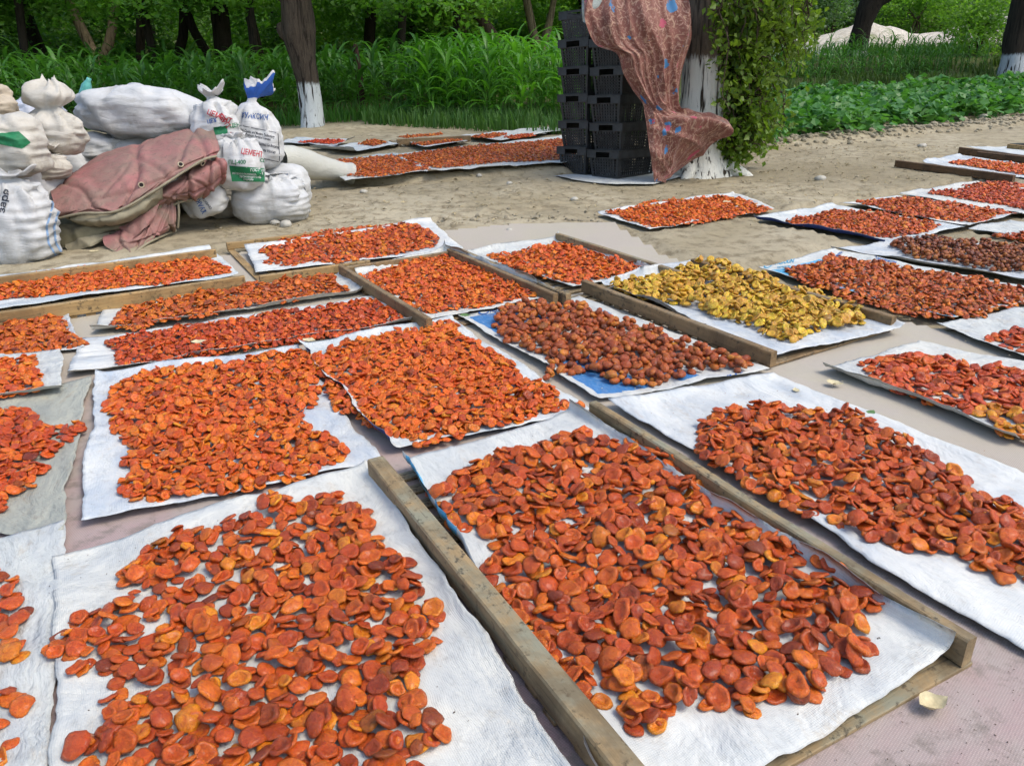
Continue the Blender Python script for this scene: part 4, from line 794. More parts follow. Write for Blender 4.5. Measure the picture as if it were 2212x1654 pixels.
# ------------------------------------------------------------------ sacks
M_sk = sack_mat('white woven sack'); M_sk2 = sack_mat('cream woven sack', (.66, .63, .55), (.34, .30, .23), .55); M_sk3 = sack_mat('bluish sack', (.60, .64, .72), (.40, .42, .45), .3)
M_sk4 = sack_mat('printed sack white', (.72, .73, .72), (.40, .38, .32), .4); M_tran = sack_mat('translucent plastic bag', (.66, .66, .58), (.46, .44, .34), .3)
SACKS = {}
def sack(key, uv, dist, w, h, label, m=None, d=None, tied=0., neck=.0, yaw=0., lie=False, tilt=0., tiltx=0., p_=3.0, wr=.016, seed=1, neckm=None, gather=0., nk=1., corner=2.7, bulb=False):
    """uv: photo point of the middle of its base, dist: ground distance; upright in its own frame"""
    B = toW(AT(uv[0], uv[1], dist)); d = d or w * .72; nr, ns = 40, 54
    th = np.linspace(0, 2 * np.pi, ns, endpoint=False); tt = np.linspace(0, 1, nr)
    hb_ = h * (1 - tied) if tied else h
    V = []
    for q in tt:
        if tied and q > .72:
            k = (q - .72) / .28; hn = h - hb_; z = hb_ * (.955 + .045 * min(1, k * 4)) + hn * k
            rf = np.sin(th * 4 + seed) + .7 * np.sin(th * 7 + 2.3 * seed) + .5 * np.sin(th * 13 + seed * 1.7)
            if bulb:
                kk = max(0., (k - .16) / .84); r0 = .66 * (1 - sstep(0, .18, k)) + .30 * sstep(0, .12, k) ; r = r0 + .52 * nk * math.sin(math.pi * min(1., kk) ** .8) ** .7 - .28 * sstep(.75, 1, kk)
                rr = np.maximum(max(r, .26) * (1 + .10 * np.sin(th * 5 + kk * 5 + seed) + .06 * np.sin(th * 9 - kk * 7)), .02); zz = z + .02 * rf * kk
            else:
                r0 = .62 * (1 - sstep(0, .40, k)) + .16; r = r0 + .30 * nk * sstep(.38, .9, k)
                rr = r * (1 + .26 * sstep(.25, .8, k) * rf * .6); zz = z + hn * .22 * (np.sin(th * 2 + seed) + .5 * rf) * sstep(.45, 1, k)
            x = neck * sstep(.25, 1., k) * hn + rr * np.cos(th) * w / 2; y = rr * np.sin(th) * d / 2 * .9 + .3 * hn * sstep(.4, 1, k) * np.sin(seed * 2.)
        else:
            k = q / .72 if tied else q; z = hb_ * .955 * k if tied else hb_ * k
            s_ = 2 * k - 1; low = (1 - abs(min(0, s_)) ** p_) ** (1 / p_); hi = (1 - abs(max(0, s_)) ** (2.4 if tied else p_)) ** (1 / 2.2)
            r = low * hi if not tied else low * (1 - .38 * max(0, s_) ** 2.6) ; r = max(r, .02)
            if k < .02: r = min(r, .55)
            e = 2 / corner; x = np.sign(np.cos(th)) * np.abs(np.cos(th)) ** e * r * w / 2; y = np.sign(np.sin(th)) * np.abs(np.sin(th)) ** e * r * d / 2; zz = np.full(ns, z)
        V.append(np.stack([x, y, zz], -1))
    V = np.array(V); o = seed * 13.7
    if lie: pass
    nrm = V.copy(); nrm[..., 2] = (V[..., 2] - h * .5) * .6; nrm /= np.linalg.norm(nrm, axis=-1)[..., None] + 1e-6
    ridge = 1 - np.abs(fbm(n3(V[..., 0] * 5 + o, V[..., 1] * 5, V[..., 2] * 17), 3)) * 2; big = fbm(V * 4.2 + o, 3)
    diag = 1 - np.abs(np.sin((V[..., 0] * 9 + V[..., 2] * 14) + 4 * fbm(V * 3 + o, 2))); amp = wr * (ridge * .8 + .9 * diag ** 3 - .3) * sstep(0, .06, V[..., 2] / h) + .07 * w * big + .010 * fbm(V * 16 + o, 2)
    if gather: amp = amp + gather * np.sin(V[..., 2] / h * 62 + 4 * big) * sstep(.1, .45, V[..., 0] / w)
    V = V + nrm * amp[..., None]; V[..., 2] = np.maximum(V[..., 2], 0)
    if tied:
        kk = sstep(.45, 1., V[..., 2] / hb_); ang = np.arctan2(V[..., 1], V[..., 0] + 1e-9); V = V + nrm * (kk * .022 * (np.sin(ang * 11 + seed + 2 * big) + .7 * np.sin(ang * 19 - seed)))[..., None] * (V[..., 2] < hb_ * 1.02)[..., None]
    sl_ = .05 * w * np.maximum(0, 1 - 4.5 * np.abs(fbm(n3(V[..., 0] * 3.3 + V[..., 2] * 2 + o, V[..., 1] * 3.3, V[..., 2] * 2.6), 2))) ** 1.5; V = V - nrm * sl_[..., None]; V[..., 2] = np.maximum(V[..., 2], 0)
    cap0 = V[0].mean(0); cap1 = V[-1].mean(0) - np.array([0, 0, .05 if tied else 0]); flat = V.reshape(-1, 3); n = len(flat)
    V2 = np.concatenate([flat, [cap0, cap1]]); f = np.array([(i * ns + j, i * ns + (j + 1) % ns, (i + 1) * ns + (j + 1) % ns, (i + 1) * ns + j) for i in range(nr - 1) for j in range(ns)])
    j = np.arange(ns); t1 = np.stack([(j + 1) % ns, j, np.full(ns, n)], -1); t2 = np.stack([(nr - 1) * ns + j, (nr - 1) * ns + (j + 1) % ns, np.full(ns, n + 1)], -1)
    mi = np.zeros(len(f) + 2 * ns)
    if neckm: 
        ii = np.arange(len(f)) // ns; jj = np.arange(len(f)) % ns; mi[:len(f)] = (ii > nr * .80) * (ii < nr * .93)
    mw = Matrix.Translation(Vector(B)) @ Matrix.Rotation(yaw, 4, 'Z') @ Matrix.Rotation(tilt, 4, 'Y') @ Matrix.Rotation(tiltx, 4, 'X')
    o_ = link('sack', mesh_np('sack', V2, [f, t1, t2], mats=[m or M_sk] + ([neckm] if neckm else []), midx=mi), None, mw); tag(o_, label, 'sack', 'sacks heaped beside the yard')
    SACKS[key] = o_; return o_
M_bluep = simple('blue sack print', (.02, .09, .36), .55, 20, .2)
# hidden supports first (they show only through gaps), then the seen ones
sack('base1', (150, 462), 5.95, .78, .50, 'grey white sack squeezed under the tied sack and the pink tarpaulin', seed=2, wr=.02)
sack('base2', (330, 455), 6.15, .85, .62, 'flat white sack under the big lying sack', seed=3, wr=.02)
sack('base3', (30, 480), 5.3, .75, .50, 'slumped sack below the green printed one', seed=4)
sack('base4', (450, 455), 6.3, .62, .56, 'soiled sack behind the green cement sack', M_sk2, seed=5)
sack('base5', (560, 462), 6.45, .50, .42, 'dim sack under the tall blue lettered one', M_sk2, seed=6)
sack('K6', (215, 352), 5.98, .48, .20, 'crumpled empty white sack between the lying sack and pink tarpaulin', seed=8, wr=.03, p_=2.2)
sack('K5', (310, 308), 6.02, 1.0, .42, 'big plump white sack lying on top of the heap', seed=9, p_=2.3, wr=.012, tilt=.06, d=.5)
sack('K3', (125, 338), 5.5, .40, .50, 'cream sack with a thick twisted neck', M_sk2, tied=.44, neck=.05, seed=10, wr=.024, nk=1.0, bulb=True)
sack('K4', (65, 285), 5.9, .34, .22, 'bluish white bag behind the green printed sack', M_sk3, seed=11, wr=.03, p_=2.2)
sack('K4b', (95, 262), 6.0, .26, .17, 'pale blue bag beside the twisted cream neck', M_sk3, seed=12, wr=.03, p_=2.2)
sack('K2', (40, 385), 5.02, .42, .40, 'cream sack with a torn green printed band', M_sk2, seed=13, wr=.022, p_=2.6)
sack('K1', (52, 577), 4.74, .50, .58, 'white sack with blue stripe lines and handwriting, gathered at one side', tied=.16, neck=.6, seed=14, wr=.012, gather=.010)
sack('K7', (478, 325), 5.86, .33, .42, 'cement sack printed red and green with a white frilled neck', M_sk4, tied=.26, neck=.3, seed=15, wr=.022, tilt=-.08, nk=1.15)
sack('K8', (560, 372), 6.12, .39, .64, 'tall white cement sack with blue lettering and blue and white neck', M_sk4, tied=.34, neck=.35, seed=16, wr=.012, neckm=M_bluep, nk=1.25)
sack('K9', (522, 415), 5.66, .36, .40, 'cement sack with a solid green panel', M_sk4, tied=.12, neck=-.2, seed=17, wr=.010)
sack('K10', (455, 468), 5.58, .30, .34, 'blue lettered sack poking out upside down under the pink tarpaulin', M_sk4, seed=18, wr=.012, tilt=-.25)
sack('K12', (622, 452), 6.18, .37, .36, 'upright sack with vertical blue lettering behind the small creased sack', M_sk4, seed=19, wr=.010, p_=4)
sack('K11', (592, 482), 5.84, .54, .36, 'small full white sack with deep horizontal creases on the dirt', tied=.06, seed=20, wr=.016, gather=.008, d=.42)
sack('K14', (-25, 275), 5.35, .36, .26, 'tan stained sack above the green banded one', sack_mat('tan stained sack', (.62, .54, .42), (.36, .28, .18), .6), seed=23, wr=.03, p_=2.3)
sack('K15', (95, 392), 5.32, .36, .24, 'slack cream bag tucked behind the handwritten sack', M_sk2, seed=24, wr=.035, p_=2.1, tied=.3, neck=.8, nk=1.2)
sack('K16', (402, 318), 6.25, .42, .30, 'torn grey plastic bag between the lying sack and the red printed one', M_sk3, seed=25, wr=.04, p_=2.0)
sack('K17', (505, 470), 6.0, .34, .26, 'crushed soiled sack between the upside down one and the creased one', M_sk2, seed=26, wr=.035, p_=2.4)
# long translucent bag lying behind
pts = cr_interp(np.array([AT(598, 345, 6.9), AT(640, 350, 7.1), AT(690, 362, 7.3), AT(735, 372, 7.45), AT(765, 377, 7.5)]) , 40)
rad = np.interp(np.linspace(0, 1, 40), [0, .2, .6, .8, .92, 1], [.12, .135, .11, .085, .10, .085])
V, F_ = tube(pts, rad, 36); V = V + .014 * (fbm(V * np.array([6, 6, 14.]) + 3, 3))[:, None] * np.array([.3, 1, 1])
o = place('plastic_bag', V, F_, [M_tran]); tag(o, 'long pale translucent bag with an open rolled mouth lying by the far sheets', 'bag')

# ------------------------------------------------------------------ pink tarpaulin bundle
m, t, p = mat('faded pink tarpaulin'); b = NB(t); v = b.coord('Object'); n1 = b.noise(v, 4, 5, .7, .5); n2 = b.noise(v, 30, 5, .75)
c = b.mix(b.ramp(n1, [(.36, K), (.64, WH)]), (.31, .125, .115), (.21, .135, .105)); c = b.mix(b.math('MULTIPLY', b.ramp(n2, [(.30, WH), (.46, K)]), .8), c, (.09, .05, .04)); c = b.mix(b.math('MULTIPLY', b.ramp(b.noise(v, 1.7, 4, .7), [(.46, K), (.62, WH)]), .65), c, (.20, .15, .11))
b.l(c, p.inputs['Base Color']); p.inputs['Roughness'].default_value = .7; nb = b.bump(n2, .25, .006); b.l(b.bump(n1, .5, .03, nb), p.inputs['Normal']); M_pink = m
M_beige = simple('beige tarpaulin lining', (.27, .24, .16), .75, 9, .35, .4, .01); M_olive = simple('olive soiled canvas', (.20, .18, .11), .8, 8, .4, .4, .012)
tb = empty('folded_tarpaulin', Matrix.Translation(wv(G(300, 535))), 'stiff folded pink tarpaulin with beige lining and metal eyelets thrown over the sacks', 'tarpaulin')
bpy.context.view_layer.update()
D_ = lambda u, v, R: .016 * fbm(R * 4.5, 3) + .006 * fbm(R * 17, 2) + .016 * (1 - np.abs(fbm(R * 3.1 + 5, 2)) * 2.4) ** 3 - .014 * np.maximum(0, 1 - 6 * np.abs(fbm(R * 4 + 9, 2)))
def pat(name, ctrl, m, m2=None, nu=56, nv=30, th=.008): return patch(name, ctrl, nu, nv, m, tb, D_, th, m2)
def D_main(u, v, R):
    w = .05 * fbm(n3(u * 3, v * 3), 2); cr = 0
    for a_, k_, d_, s_ in ((.46, .10, .030, .014), (.20, -.25, .022, .012), (.70, .3, .026, .016), (.88, -.1, .03, .012), (.33, .5, .018, .010), (.58, -.35, .016, .012)): cr = cr - d_ * np.exp(-((u - a_ + k_ * (v - .5) + w) / s_) ** 2) * (.35 + .65 * v) + d_ * .7 * np.exp(-((u - a_ - .045 + k_ * (v - .5) + w) / (s_ * 2)) ** 2) * (.3 + .7 * v)
    return cr + .03 * fbm(R * 2.6, 2) + .008 * fbm(R * 15, 2) - .02 * np.exp(-((v - .62 + w) / .03) ** 2) * sstep(.1, .3, u)
_pat = pat
def pat(name, ctrl, m, m2=None, nu=56, nv=30, th=.008): return patch(name, ctrl, int(nu * 1.5), int(nv * 1.5), m, tb, D_main if name in ('top_fold', 'hanging_flap', 'lower_fold') else D_, th, m2)
main = pat('top_fold', [[(110, 412, 5.40), (165, 366, 5.55), (240, 322, 5.68), (330, 300, 5.75), (400, 285, 5.80), (458, 276, 5.85)],
     [(112, 418, 5.20), (175, 385, 5.25), (255, 345, 5.35), (338, 326, 5.45), (412, 308, 5.52), (468, 300, 5.62)],
     [(116, 436, 5.06), (185, 415, 5.08), (265, 392, 5.14), (343, 366, 5.24), (418, 342, 5.36), (474, 322, 5.52)],
     [(120, 458, 4.98), (182, 448, 4.98), (258, 438, 5.02), (325, 404, 5.12), (398, 362, 5.28), (468, 334, 5.48)],
     [(123, 472, 5.0), (178, 460, 4.98), (250, 456, 5.0), (322, 418, 5.10), (400, 368, 5.26), (467, 340, 5.46)]], M_pink, M_beige, 70, 44)
pat('lower_fold', [[(300, 436, 5.16), (350, 404, 5.24), (400, 374, 5.36), (440, 352, 5.48), (484, 344, 5.52)], [(312, 448, 5.14), (360, 416, 5.20), (410, 392, 5.30), (455, 368, 5.38), (489, 352, 5.46)], [(322, 462, 5.18), (372, 430, 5.24), (420, 418, 5.32), (458, 398, 5.40), (486, 372, 5.50)], [(335, 470, 5.26), (380, 440, 5.32), (425, 428, 5.40), (455, 412, 5.48), (478, 392, 5.58)]], M_pink, M_beige)
pat('lining_fold', [[(150, 468, 5.02), (190, 461, 5.00), (250, 458, 5.02), (310, 428, 5.10), (352, 398, 5.18)], [(145, 475, 5.0), (190, 478, 4.97), (250, 474, 4.98), (305, 452, 5.06), (350, 412, 5.18)], [(140, 478, 5.06), (195, 487, 5.05), (255, 482, 5.06), (310, 462, 5.14), (345, 430, 5.24)]], M_beige, M_beige, 50, 18)
pat('inner_fold', [[(122, 478, 5.06), (180, 486, 5.08), (250, 484, 5.1), (300, 466, 5.14), (345, 436, 5.24)], [(118, 500, 5.02), (170, 500, 5.02), (225, 497, 5.05), (290, 484, 5.12), (345, 458, 5.24)], [(120, 528, 5.02), (150, 536, 5.0), (190, 520, 5.02), (240, 498, 5.10), (320, 478, 5.22)]], M_olive, M_olive, 50, 22)
pat('bottom_fold', [[(142, 524, 5.02), (185, 514, 5.0), (235, 500, 5.06)], [(140, 534, 4.98), (190, 526, 4.97), (232, 508, 5.02)], [(152, 544, 4.95), (195, 532, 4.97), (230, 514, 5.02)]], M_beige, M_olive, 26, 12)
pat('hanging_flap', [[(268, 492, 5.14), (310, 470, 5.16), (350, 440, 5.24), (378, 416, 5.36)], [(245, 505, 5.06), (295, 492, 5.08), (345, 470, 5.16), (382, 448, 5.30)], [(224, 512, 5.0), (285, 515, 4.98), (340, 500, 5.10), (384, 478, 5.26)], [(226, 530, 4.93), (280, 530, 4.93), (335, 512, 5.08), (384, 492, 5.30)], [(240, 540, 4.88), (275, 553, 4.80), (325, 522, 5.04), (380, 498, 5.40)]], M_pink, M_beige, 48, 34)
pat('inner_flap', [[(255, 492, 5.08), (300, 470, 5.10), (345, 440, 5.18)], [(275, 502, 5.03), (305, 488, 5.06), (335, 462, 5.14)], [(288, 516, 5.0), (305, 500, 5.03), (322, 482, 5.1)]], M_pink, M_pink, 22, 18)
for row in ([(123, 473, 4.985), (178, 461, 4.965), (250, 457, 4.985), (322, 419, 5.085), (400, 369, 5.245), (440, 345, 5.35), (467, 338, 5.44)], [(335, 470, 5.25), (380, 440, 5.31), (425, 428, 5.39), (455, 412, 5.47), (478, 392, 5.57)], [(240, 540, 4.875), (275, 553, 4.795), (325, 522, 5.03), (380, 498, 5.39)], [(384, 430, 5.33), (386, 460, 5.30), (384, 492, 5.30)]):
    V, F_ = tube(cr_interp(np.array([AT(*q) for q in row]), 30), .008, 7); place('hem', V, F_, [M_beige], tb)
M_eye = simple('dull brass eyelet', (.42, .36, .24), .4); M_hole = simple('eyelet hole shade', (.012, .01, .01), .9)
bpy.context.view_layer.update(); dg = bpy.context.evaluated_depsgraph_get()
def bvh_of(objs):
    V, F_ = [], []
    for o in objs:
        mw = o.matrix_world; n = len(V); V += [mw @ q.co for q in o.data.vertices]; F_ += [[n + i for i in f.vertices] for f in o.data.polygons]
    return BVHTree.FromPolygons(V, F_)
CAMW = wv((0, 0, CAMH))
def cast(bvh, u, v):
    d = (wv(ray(u, v)) - Vector((0, 0, 0))).normalized(); return bvh.ray_cast(CAMW, d)
tbv = bvh_of([c_ for c_ in tb.children])
for (u, v) in ((390, 356), (437, 353), (305, 400)):
    hit = cast(tbv, u, v)
    if hit[0] is None: continue
    nrm = hit[1] if hit[1].dot(CAMW - hit[0]) > 0 else -hit[1]; q = nrm.to_track_quat('Z', 'Y'); mwx = tb.matrix_world.inverted() @ Matrix.Translation(hit[0] + nrm * .003) @ q.to_matrix().to_4x4()
    th = np.linspace(0, 2 * np.pi, 21); Vt, Ft = tube(np.stack([.016 * np.cos(th), .016 * np.sin(th), 0 * th], -1), .004, 6); ey = link('eyelet', mesh_np('eyelet', Vt, Ft, mats=[M_eye]), tb, mwx)
    n = 16; a = np.linspace(0, 2 * np.pi, n, endpoint=False); link('eyelet_hole_shade', mesh_np('eyelet_hole_shade', np.concatenate([[[0, 0, .001]], np.stack([.013 * np.cos(a), .013 * np.sin(a), .001 + 0 * a], -1)]), [np.stack([np.zeros(n, int), 1 + np.arange(n), 1 + (np.arange(n) + 1) % n], -1)], mats=[M_hole]), ey)  # flat dark disc painted for the shade inside the eyelet

# ------------------------------------------------------------------ printing on sacks and sheets (flat lettering laid on the cloth)
def text_mesh(s, size=1.):
    cu = bpy.data.curves.new('lettering', 'FONT'); cu.body = s; cu.size = size; cu.resolution_u = 3; cu.align_x = 'LEFT'; cu.offset = .018
    o = bpy.data.objects.new('lettering', cu); COL.objects.link(o); bpy.context.view_layer.update()
    me = bpy.data.meshes.new_from_object(o.evaluated_get(bpy.context.evaluated_depsgraph_get())); bpy.data.objects.remove(o); bpy.data.curves.remove(cu)
    bm = bmesh.new(); bm.from_mesh(me); bpy.data.meshes.remove(me); bmesh.ops.triangulate(bm, faces=bm.faces)
    long_ = [e for e in bm.edges if e.calc_length() > .28 * size]
    if long_: bmesh.ops.subdivide_edges(bm, edges=long_, cuts=1)
    bmesh.ops.triangulate(bm, faces=bm.faces)
    V = np.array([q.co[:] for q in bm.verts]).reshape(-1, 3); F_ = np.array([[q.index for q in f.verts] for f in bm.faces]).reshape(-1, 3) if bm.faces else np.zeros((0, 3), int); bm.free(); return V, F_
def decal(name, V, F_, org, right, up, target, m, off=.003):
    """map flat (x,y) shapes to photo points org + x*right + y*up and lay them on the surface met there"""
    if len(V) == 0: return
    bv = bvh_of([target]); inv = target.matrix_world.inverted(); out = []; ok = []
    for q in V:
        u = org[0] + q[0] * right[0] + q[1] * up[0]; v = org[1] + q[0] * right[1] + q[1] * up[1]; h = cast(bv, u, v)
        if h[0] is None: out.append((0, 0, 0)); ok.append(False); continue
        n = h[1] if h[1].dot(CAMW - h[0]) > 0 else -h[1]; out.append((inv @ (h[0] + n * off))[:]); ok.append(True)
    ok = np.array(ok); F_ = F_[ok[F_].all(1)]
    if not len(F_): return
    O = np.array(out); e = O[F_]; L_ = np.max([np.linalg.norm(e[:, i] - e[:, (i + 1) % 3], axis=1) for i in range(3)], 0); F_ = F_[L_ < .12]
    if not len(F_): return
    used = np.unique(F_); rm = -np.ones(len(V), int); rm[used] = np.arange(len(used))
    return link(name, mesh_np(name, O[used], [rm[F_]], mats=[m]), target)
def words(s, org, h, ang, target, m, shear=0., off=.003, sx=.9, curve=0.):
    V, F_ = text_mesh(s)
    if len(V) == 0: return
    if curve: V[:, 1] += curve * V[:, 0] ** 2
    a = math.radians(ang); return decal('lettering', V, F_, org, (h * 1.35 * sx * math.cos(a), h * 1.35 * sx * math.sin(a)), (h * 1.35 * (math.sin(a) + shear), -h * 1.35 * math.cos(a)), target, m, off)
def strip(pts, n=2):
    """filled polygon as a small grid: quad corners tl,tr,br,bl in photo points"""
    a = np.linspace(0, 1, 12); u, v = np.meshgrid(a, a, indexing='ij'); tl, tr, br_, bl = [np.array(q, float) for q in pts]
    P = (1 - u[..., None]) * (1 - v[..., None]) * tl + u[..., None] * (1 - v[..., None]) * tr + u[..., None] * v[..., None] * br_ + (1 - u[..., None]) * v[..., None] * bl
    q = gridf(12, 12); return np.concatenate([P.reshape(-1, 2), np.zeros((144, 1))], 1), np.concatenate([q[:, [0, 1, 2]], q[:, [0, 2, 3]]])
def panel(name, pts, target, m, off=.002): V, F_ = strip(pts); return decal(name, V, F_, (0, 0), (1, 0), (0, 1), target, m, off)
M_pblue = simple('blue ink', (.02, .10, .34), .6, 40, .25); M_pgreen = simple('green ink', (.012, .17, .065), .6, 40, .25); M_pred = simple('red ink', (.50, .03, .05), .6, 40, .25); M_pink_ = simple('black ink', (.03, .035, .05), .6, 40, .3); M_pwhite = simple('white lettering', (.7, .72, .7), .6); M_pcyan = simple('bright blue ink', (.03, .27, .45), .6, 40, .2)
M_stripe = simple('pale blue stripe', (.22, .34, .52), .6)
k8, k9, k7, k12, k10, k1, k2 = [SACKS[k] for k in ('K8', 'K9', 'K7', 'K12', 'K10', 'K1', 'K2')]
words('ХУАКСИН', (520, 254), 12, 6, k8, M_pblue, sx=.75)
words('High Quality and Modern Technology', (517, 283), 6, 12, k8, M_pink_, sx=.62); words('Premium Portland Cement', (530, 293), 6, 12, k8, M_pink_, sx=.62)
words('Сементи Сифати Баланд Ба Воситаи', (518, 304), 6, 12, k8, M_pink_, sx=.60); words('Технологияи Муосир', (545, 322), 6, 12, k8, M_pink_, sx=.60)
for a_, b_ in (((512, 270), (596, 287)), ((560, 341), (602, 350)), ((512, 270), (509, 318)), ((600, 288), (604, 349))):
    dx, dy = b_[0] - a_[0], b_[1] - a_[1]; L_ = math.hypot(dx, dy); nx, ny = -dy / L_ * .6, dx / L_ * .6; panel('frame_line', [(a_[0] + nx, a_[1] + ny), (b_[0] + nx, b_[1] + ny), (b_[0] - nx, b_[1] - ny), (a_[0] - nx, a_[1] - ny)], k8, M_pink_)
panel('green_panel', [(495, 358), (570, 364), (571, 393), (501, 392)], k9, M_pgreen, .003)
words('ПЦ-400', (493, 355), 9, -1, k9, M_pgreen, sx=.95); words('ГОСТ 10178', (540, 370), 6, 3, k9, M_pwhite, off=.006); words('ИСТЕХСОЛКУНАНДА', (502, 376), 4, 3, k9, M_pwhite, off=.006); words('ПРОИЗВОДИТЕЛЬ', (518, 383), 4, 3, k9, M_pwhite, off=.006); words('Сементи', (526, 389), 4, 3, k9, M_pwhite, off=.006)
words('ЦЕМЕНТ', (520, 332), 12, 10, k9, M_pred, sx=.7); words('CEM', (560, 350), 8, 4, k9, M_pgreen)
words('ЦЕМЕНТ', (446, 246), 11, 22, k7, M_pred, sx=.9); words('БЕРГІ', (470, 250), 11, 55, k7, M_pred, sx=.8); words('ЦЕХ', (448, 268), 9, -14, k7, M_pblue); words('ЦЕН', (496, 276), 9, -6, k7, M_pgreen); words('100', (463, 290), 9, -14, k7, M_pgreen); words('ЦЕМ', (492, 292), 9, 40, k7, M_pred)
panel('green_panel', [(461, 276), (490, 272), (492, 290), (463, 292)], k7, M_pgreen, .0025)
words('HUAXIN', (612, 378), 11, 68, k12, M_pblue, sx=.8); words('High Quality', (650, 392), 4, 70, k12, M_pink_, sx=.8)
words('ХУАКСИН', (447, 458), 11, -118, k10, M_pblue, sx=.8); words('СЕМЕНТИ', (458, 450), 5, -128, k10, M_pink_); words('III', (480, 408), 12, 60, k10, M_pblue)
words('заря', (10, 462), 15, -78, k1, M_pink_, sx=1.2, off=.004)
panel('green_band', [(-8, 296), (66, 308), (48, 322), (-8, 310)], k2, M_pgreen, .003); panel('green_band', [(-8, 290), (40, 284), (66, 308), (-8, 300)], k2, M_pgreen, .003)
for x0, x1 in ((112, 117), (128, 133)):
    for (ya, yb, s0, s1) in ((418, 450, 0, -2), (450, 490, -2, -14), (490, 525, -14, -10), (525, 560, -10, 10)): panel('stripe', [(x0 + s0, ya), (x1 + s0, ya), (x1 + s1, yb), (x0 + s1, yb)], k1, M_stripe)
panel('stripe', [(180, 296), (270, 304), (270, 307), (180, 299)], SACKS['K5'], simple('faded pink hem', (.42, .27, .28), .7))
s13, s18 = SO['printed'], SO['printright']
words('HUAXIN', (1058, 676), 9, -6, s13, M_pblue, .25); words('Евроцемент', (1064, 684), 4, -6, s13, M_pblue, .25); words('HUAXIN', (1290, 672), 7, 21, s13, M_pblue, -.4); words('HORMOZGAN CEMENT', (1500, 832), 8, -11, s13, M_pblue, .35); words('TOJIKISTON', (1500, 748), 7, 24, s13, M_pblue, -.2)
th = np.linspace(.5, 2 * np.pi - .2, 24); Vr = np.concatenate([np.stack([np.cos(th) * r_, np.sin(th) * r_, 0 * th], -1) for r_ in (1., .72)]); j = np.arange(23); Fr = np.concatenate([np.stack([j, j + 1, j + 25], -1), np.stack([j, j + 25, j + 24], -1)])
decal('emblem', Vr, Fr, (1045, 674), (12, -1.5), (1, -6), s13, M_pblue); decal('emblem', Vr, Fr, (1658, 574), (9, -1.2), (2, -6), s18, M_pcyan)
words('HUAXIN', (1672, 573), 9, -7, s18, M_pcyan, .35); words('Евроцемент', (1678, 580), 4, -7, s18, M_pcyan, .3); words('CEMENT', (1800, 562), 6, -38, s18, M_pblue, .2); words('Таджикистан', (1890, 560), 6, 12, s18, M_pblue, -.3)

# ------------------------------------------------------------------ trees, corn, beans and undergrowth
def leaves(P, size, up=.2, seed=0, asp=.55, droop=None, fold=.0):
    """one small leaf per point: base, side, tip, side"""
    r = np.random.default_rng(seed); n = len(P); N = r.standard_normal((n, 3)); N[:, 2] = np.abs(N[:, 2]) + up * 3; N /= np.linalg.norm(N, axis=1)[:, None]
    A = np.cross(N, r.standard_normal((n, 3)))
    if droop is not None: A = A + np.array(droop); A -= N * (A * N).sum(1)[:, None]
    A /= np.linalg.norm(A, axis=1)[:, None] + 1e-9; B = np.cross(N, A); s = (size * r.uniform(.6, 1.25, n))[:, None]
    p0 = P - A * s * .5; p2 = P + A * s * .5; p1 = P + B * s * asp * .5 - A * s * .08 + N * s * fold; p3 = P - B * s * asp * .5 - A * s * .08 + N * s * fold
    V = np.stack([p0, p1, p2, p3], 1).reshape(-1, 3); q = np.arange(n)[:, None] * 4
    return V, np.concatenate([q + np.array([[0, 1, 2]]), q + np.array([[0, 2, 3]])])
def blob_pts(blobs, n, seed, shell=.55):
    r = np.random.default_rng(seed); vol = np.array([b_[3] * b_[4] * b_[5] for b_ in blobs]) ** .72; k = r.choice(len(blobs), n, p=vol / vol.sum()); B = np.array(blobs)[k]
    d = r.standard_normal((n, 3)); d /= np.linalg.norm(d, axis=1)[:, None]; rr = (shell + (1 - shell) * r.random(n)) * (1 + .22 * fbm(d * 2.2 + k[:, None] * 5., 2))
    return B[:, :3] + d * B[:, 3:] * rr[:, None]
def crown_mesh(name, blobs, n, size, seed, m, asp=.6, up=.25):
    P = blob_pts(blobs, n, seed); V, F_ = leaves(P, size, up, seed, asp); return mesh_np(name, V, [F_], smooth=False, mats=[m])
def limb(path, radii, seed, n=12, rough=.12):
    P = cr_interp(np.array(path, float), 22); r_ = np.interp(np.linspace(0, 1, 22), np.linspace(0, 1, len(radii)), radii); V, F_ = tube(P, r_, n)
    c = np.repeat(P, n, 0); d = V - c; V = c + d * (1 + rough * 1.6 * fbm(V * np.array([7, 7, 2.2]) + seed, 3))[:, None]; return V, F_
def join(ms):
    V, F_, o = [], [], 0
    for v, f in ms:
        V.append(v); F_ += [q + o for q in f]; o += len(v)
    return np.concatenate(V), F_
LM = {'dark': leaf_mat('dark mulberry leaves', (.036, .10, .016), (.11, .22, .032), .45), 'mid': leaf_mat('green orchard leaves', (.055, .15, .022), (.15, .30, .042), .48),
      'light': leaf_mat('sunlit yellow green leaves', (.09, .21, .028), (.21, .36, .055), .5), 'blue': leaf_mat('grey green willow leaves', (.05, .10, .045), (.11, .19, .08), .4)}  # light key: sunlight put into a paler, yellower leaf colour
M_bark = bark_mat('dark bark'); M_bark_pale = bark_mat('pale bark', (.24, .19, .12)); M_bark_black = bark_mat('shaded bark', (.035, .028, .02))  # last one: shade under the trees put into the bark colour
def tz_(x, y): return float(ground_z(np.array([x]), np.array([y]), False)[0])

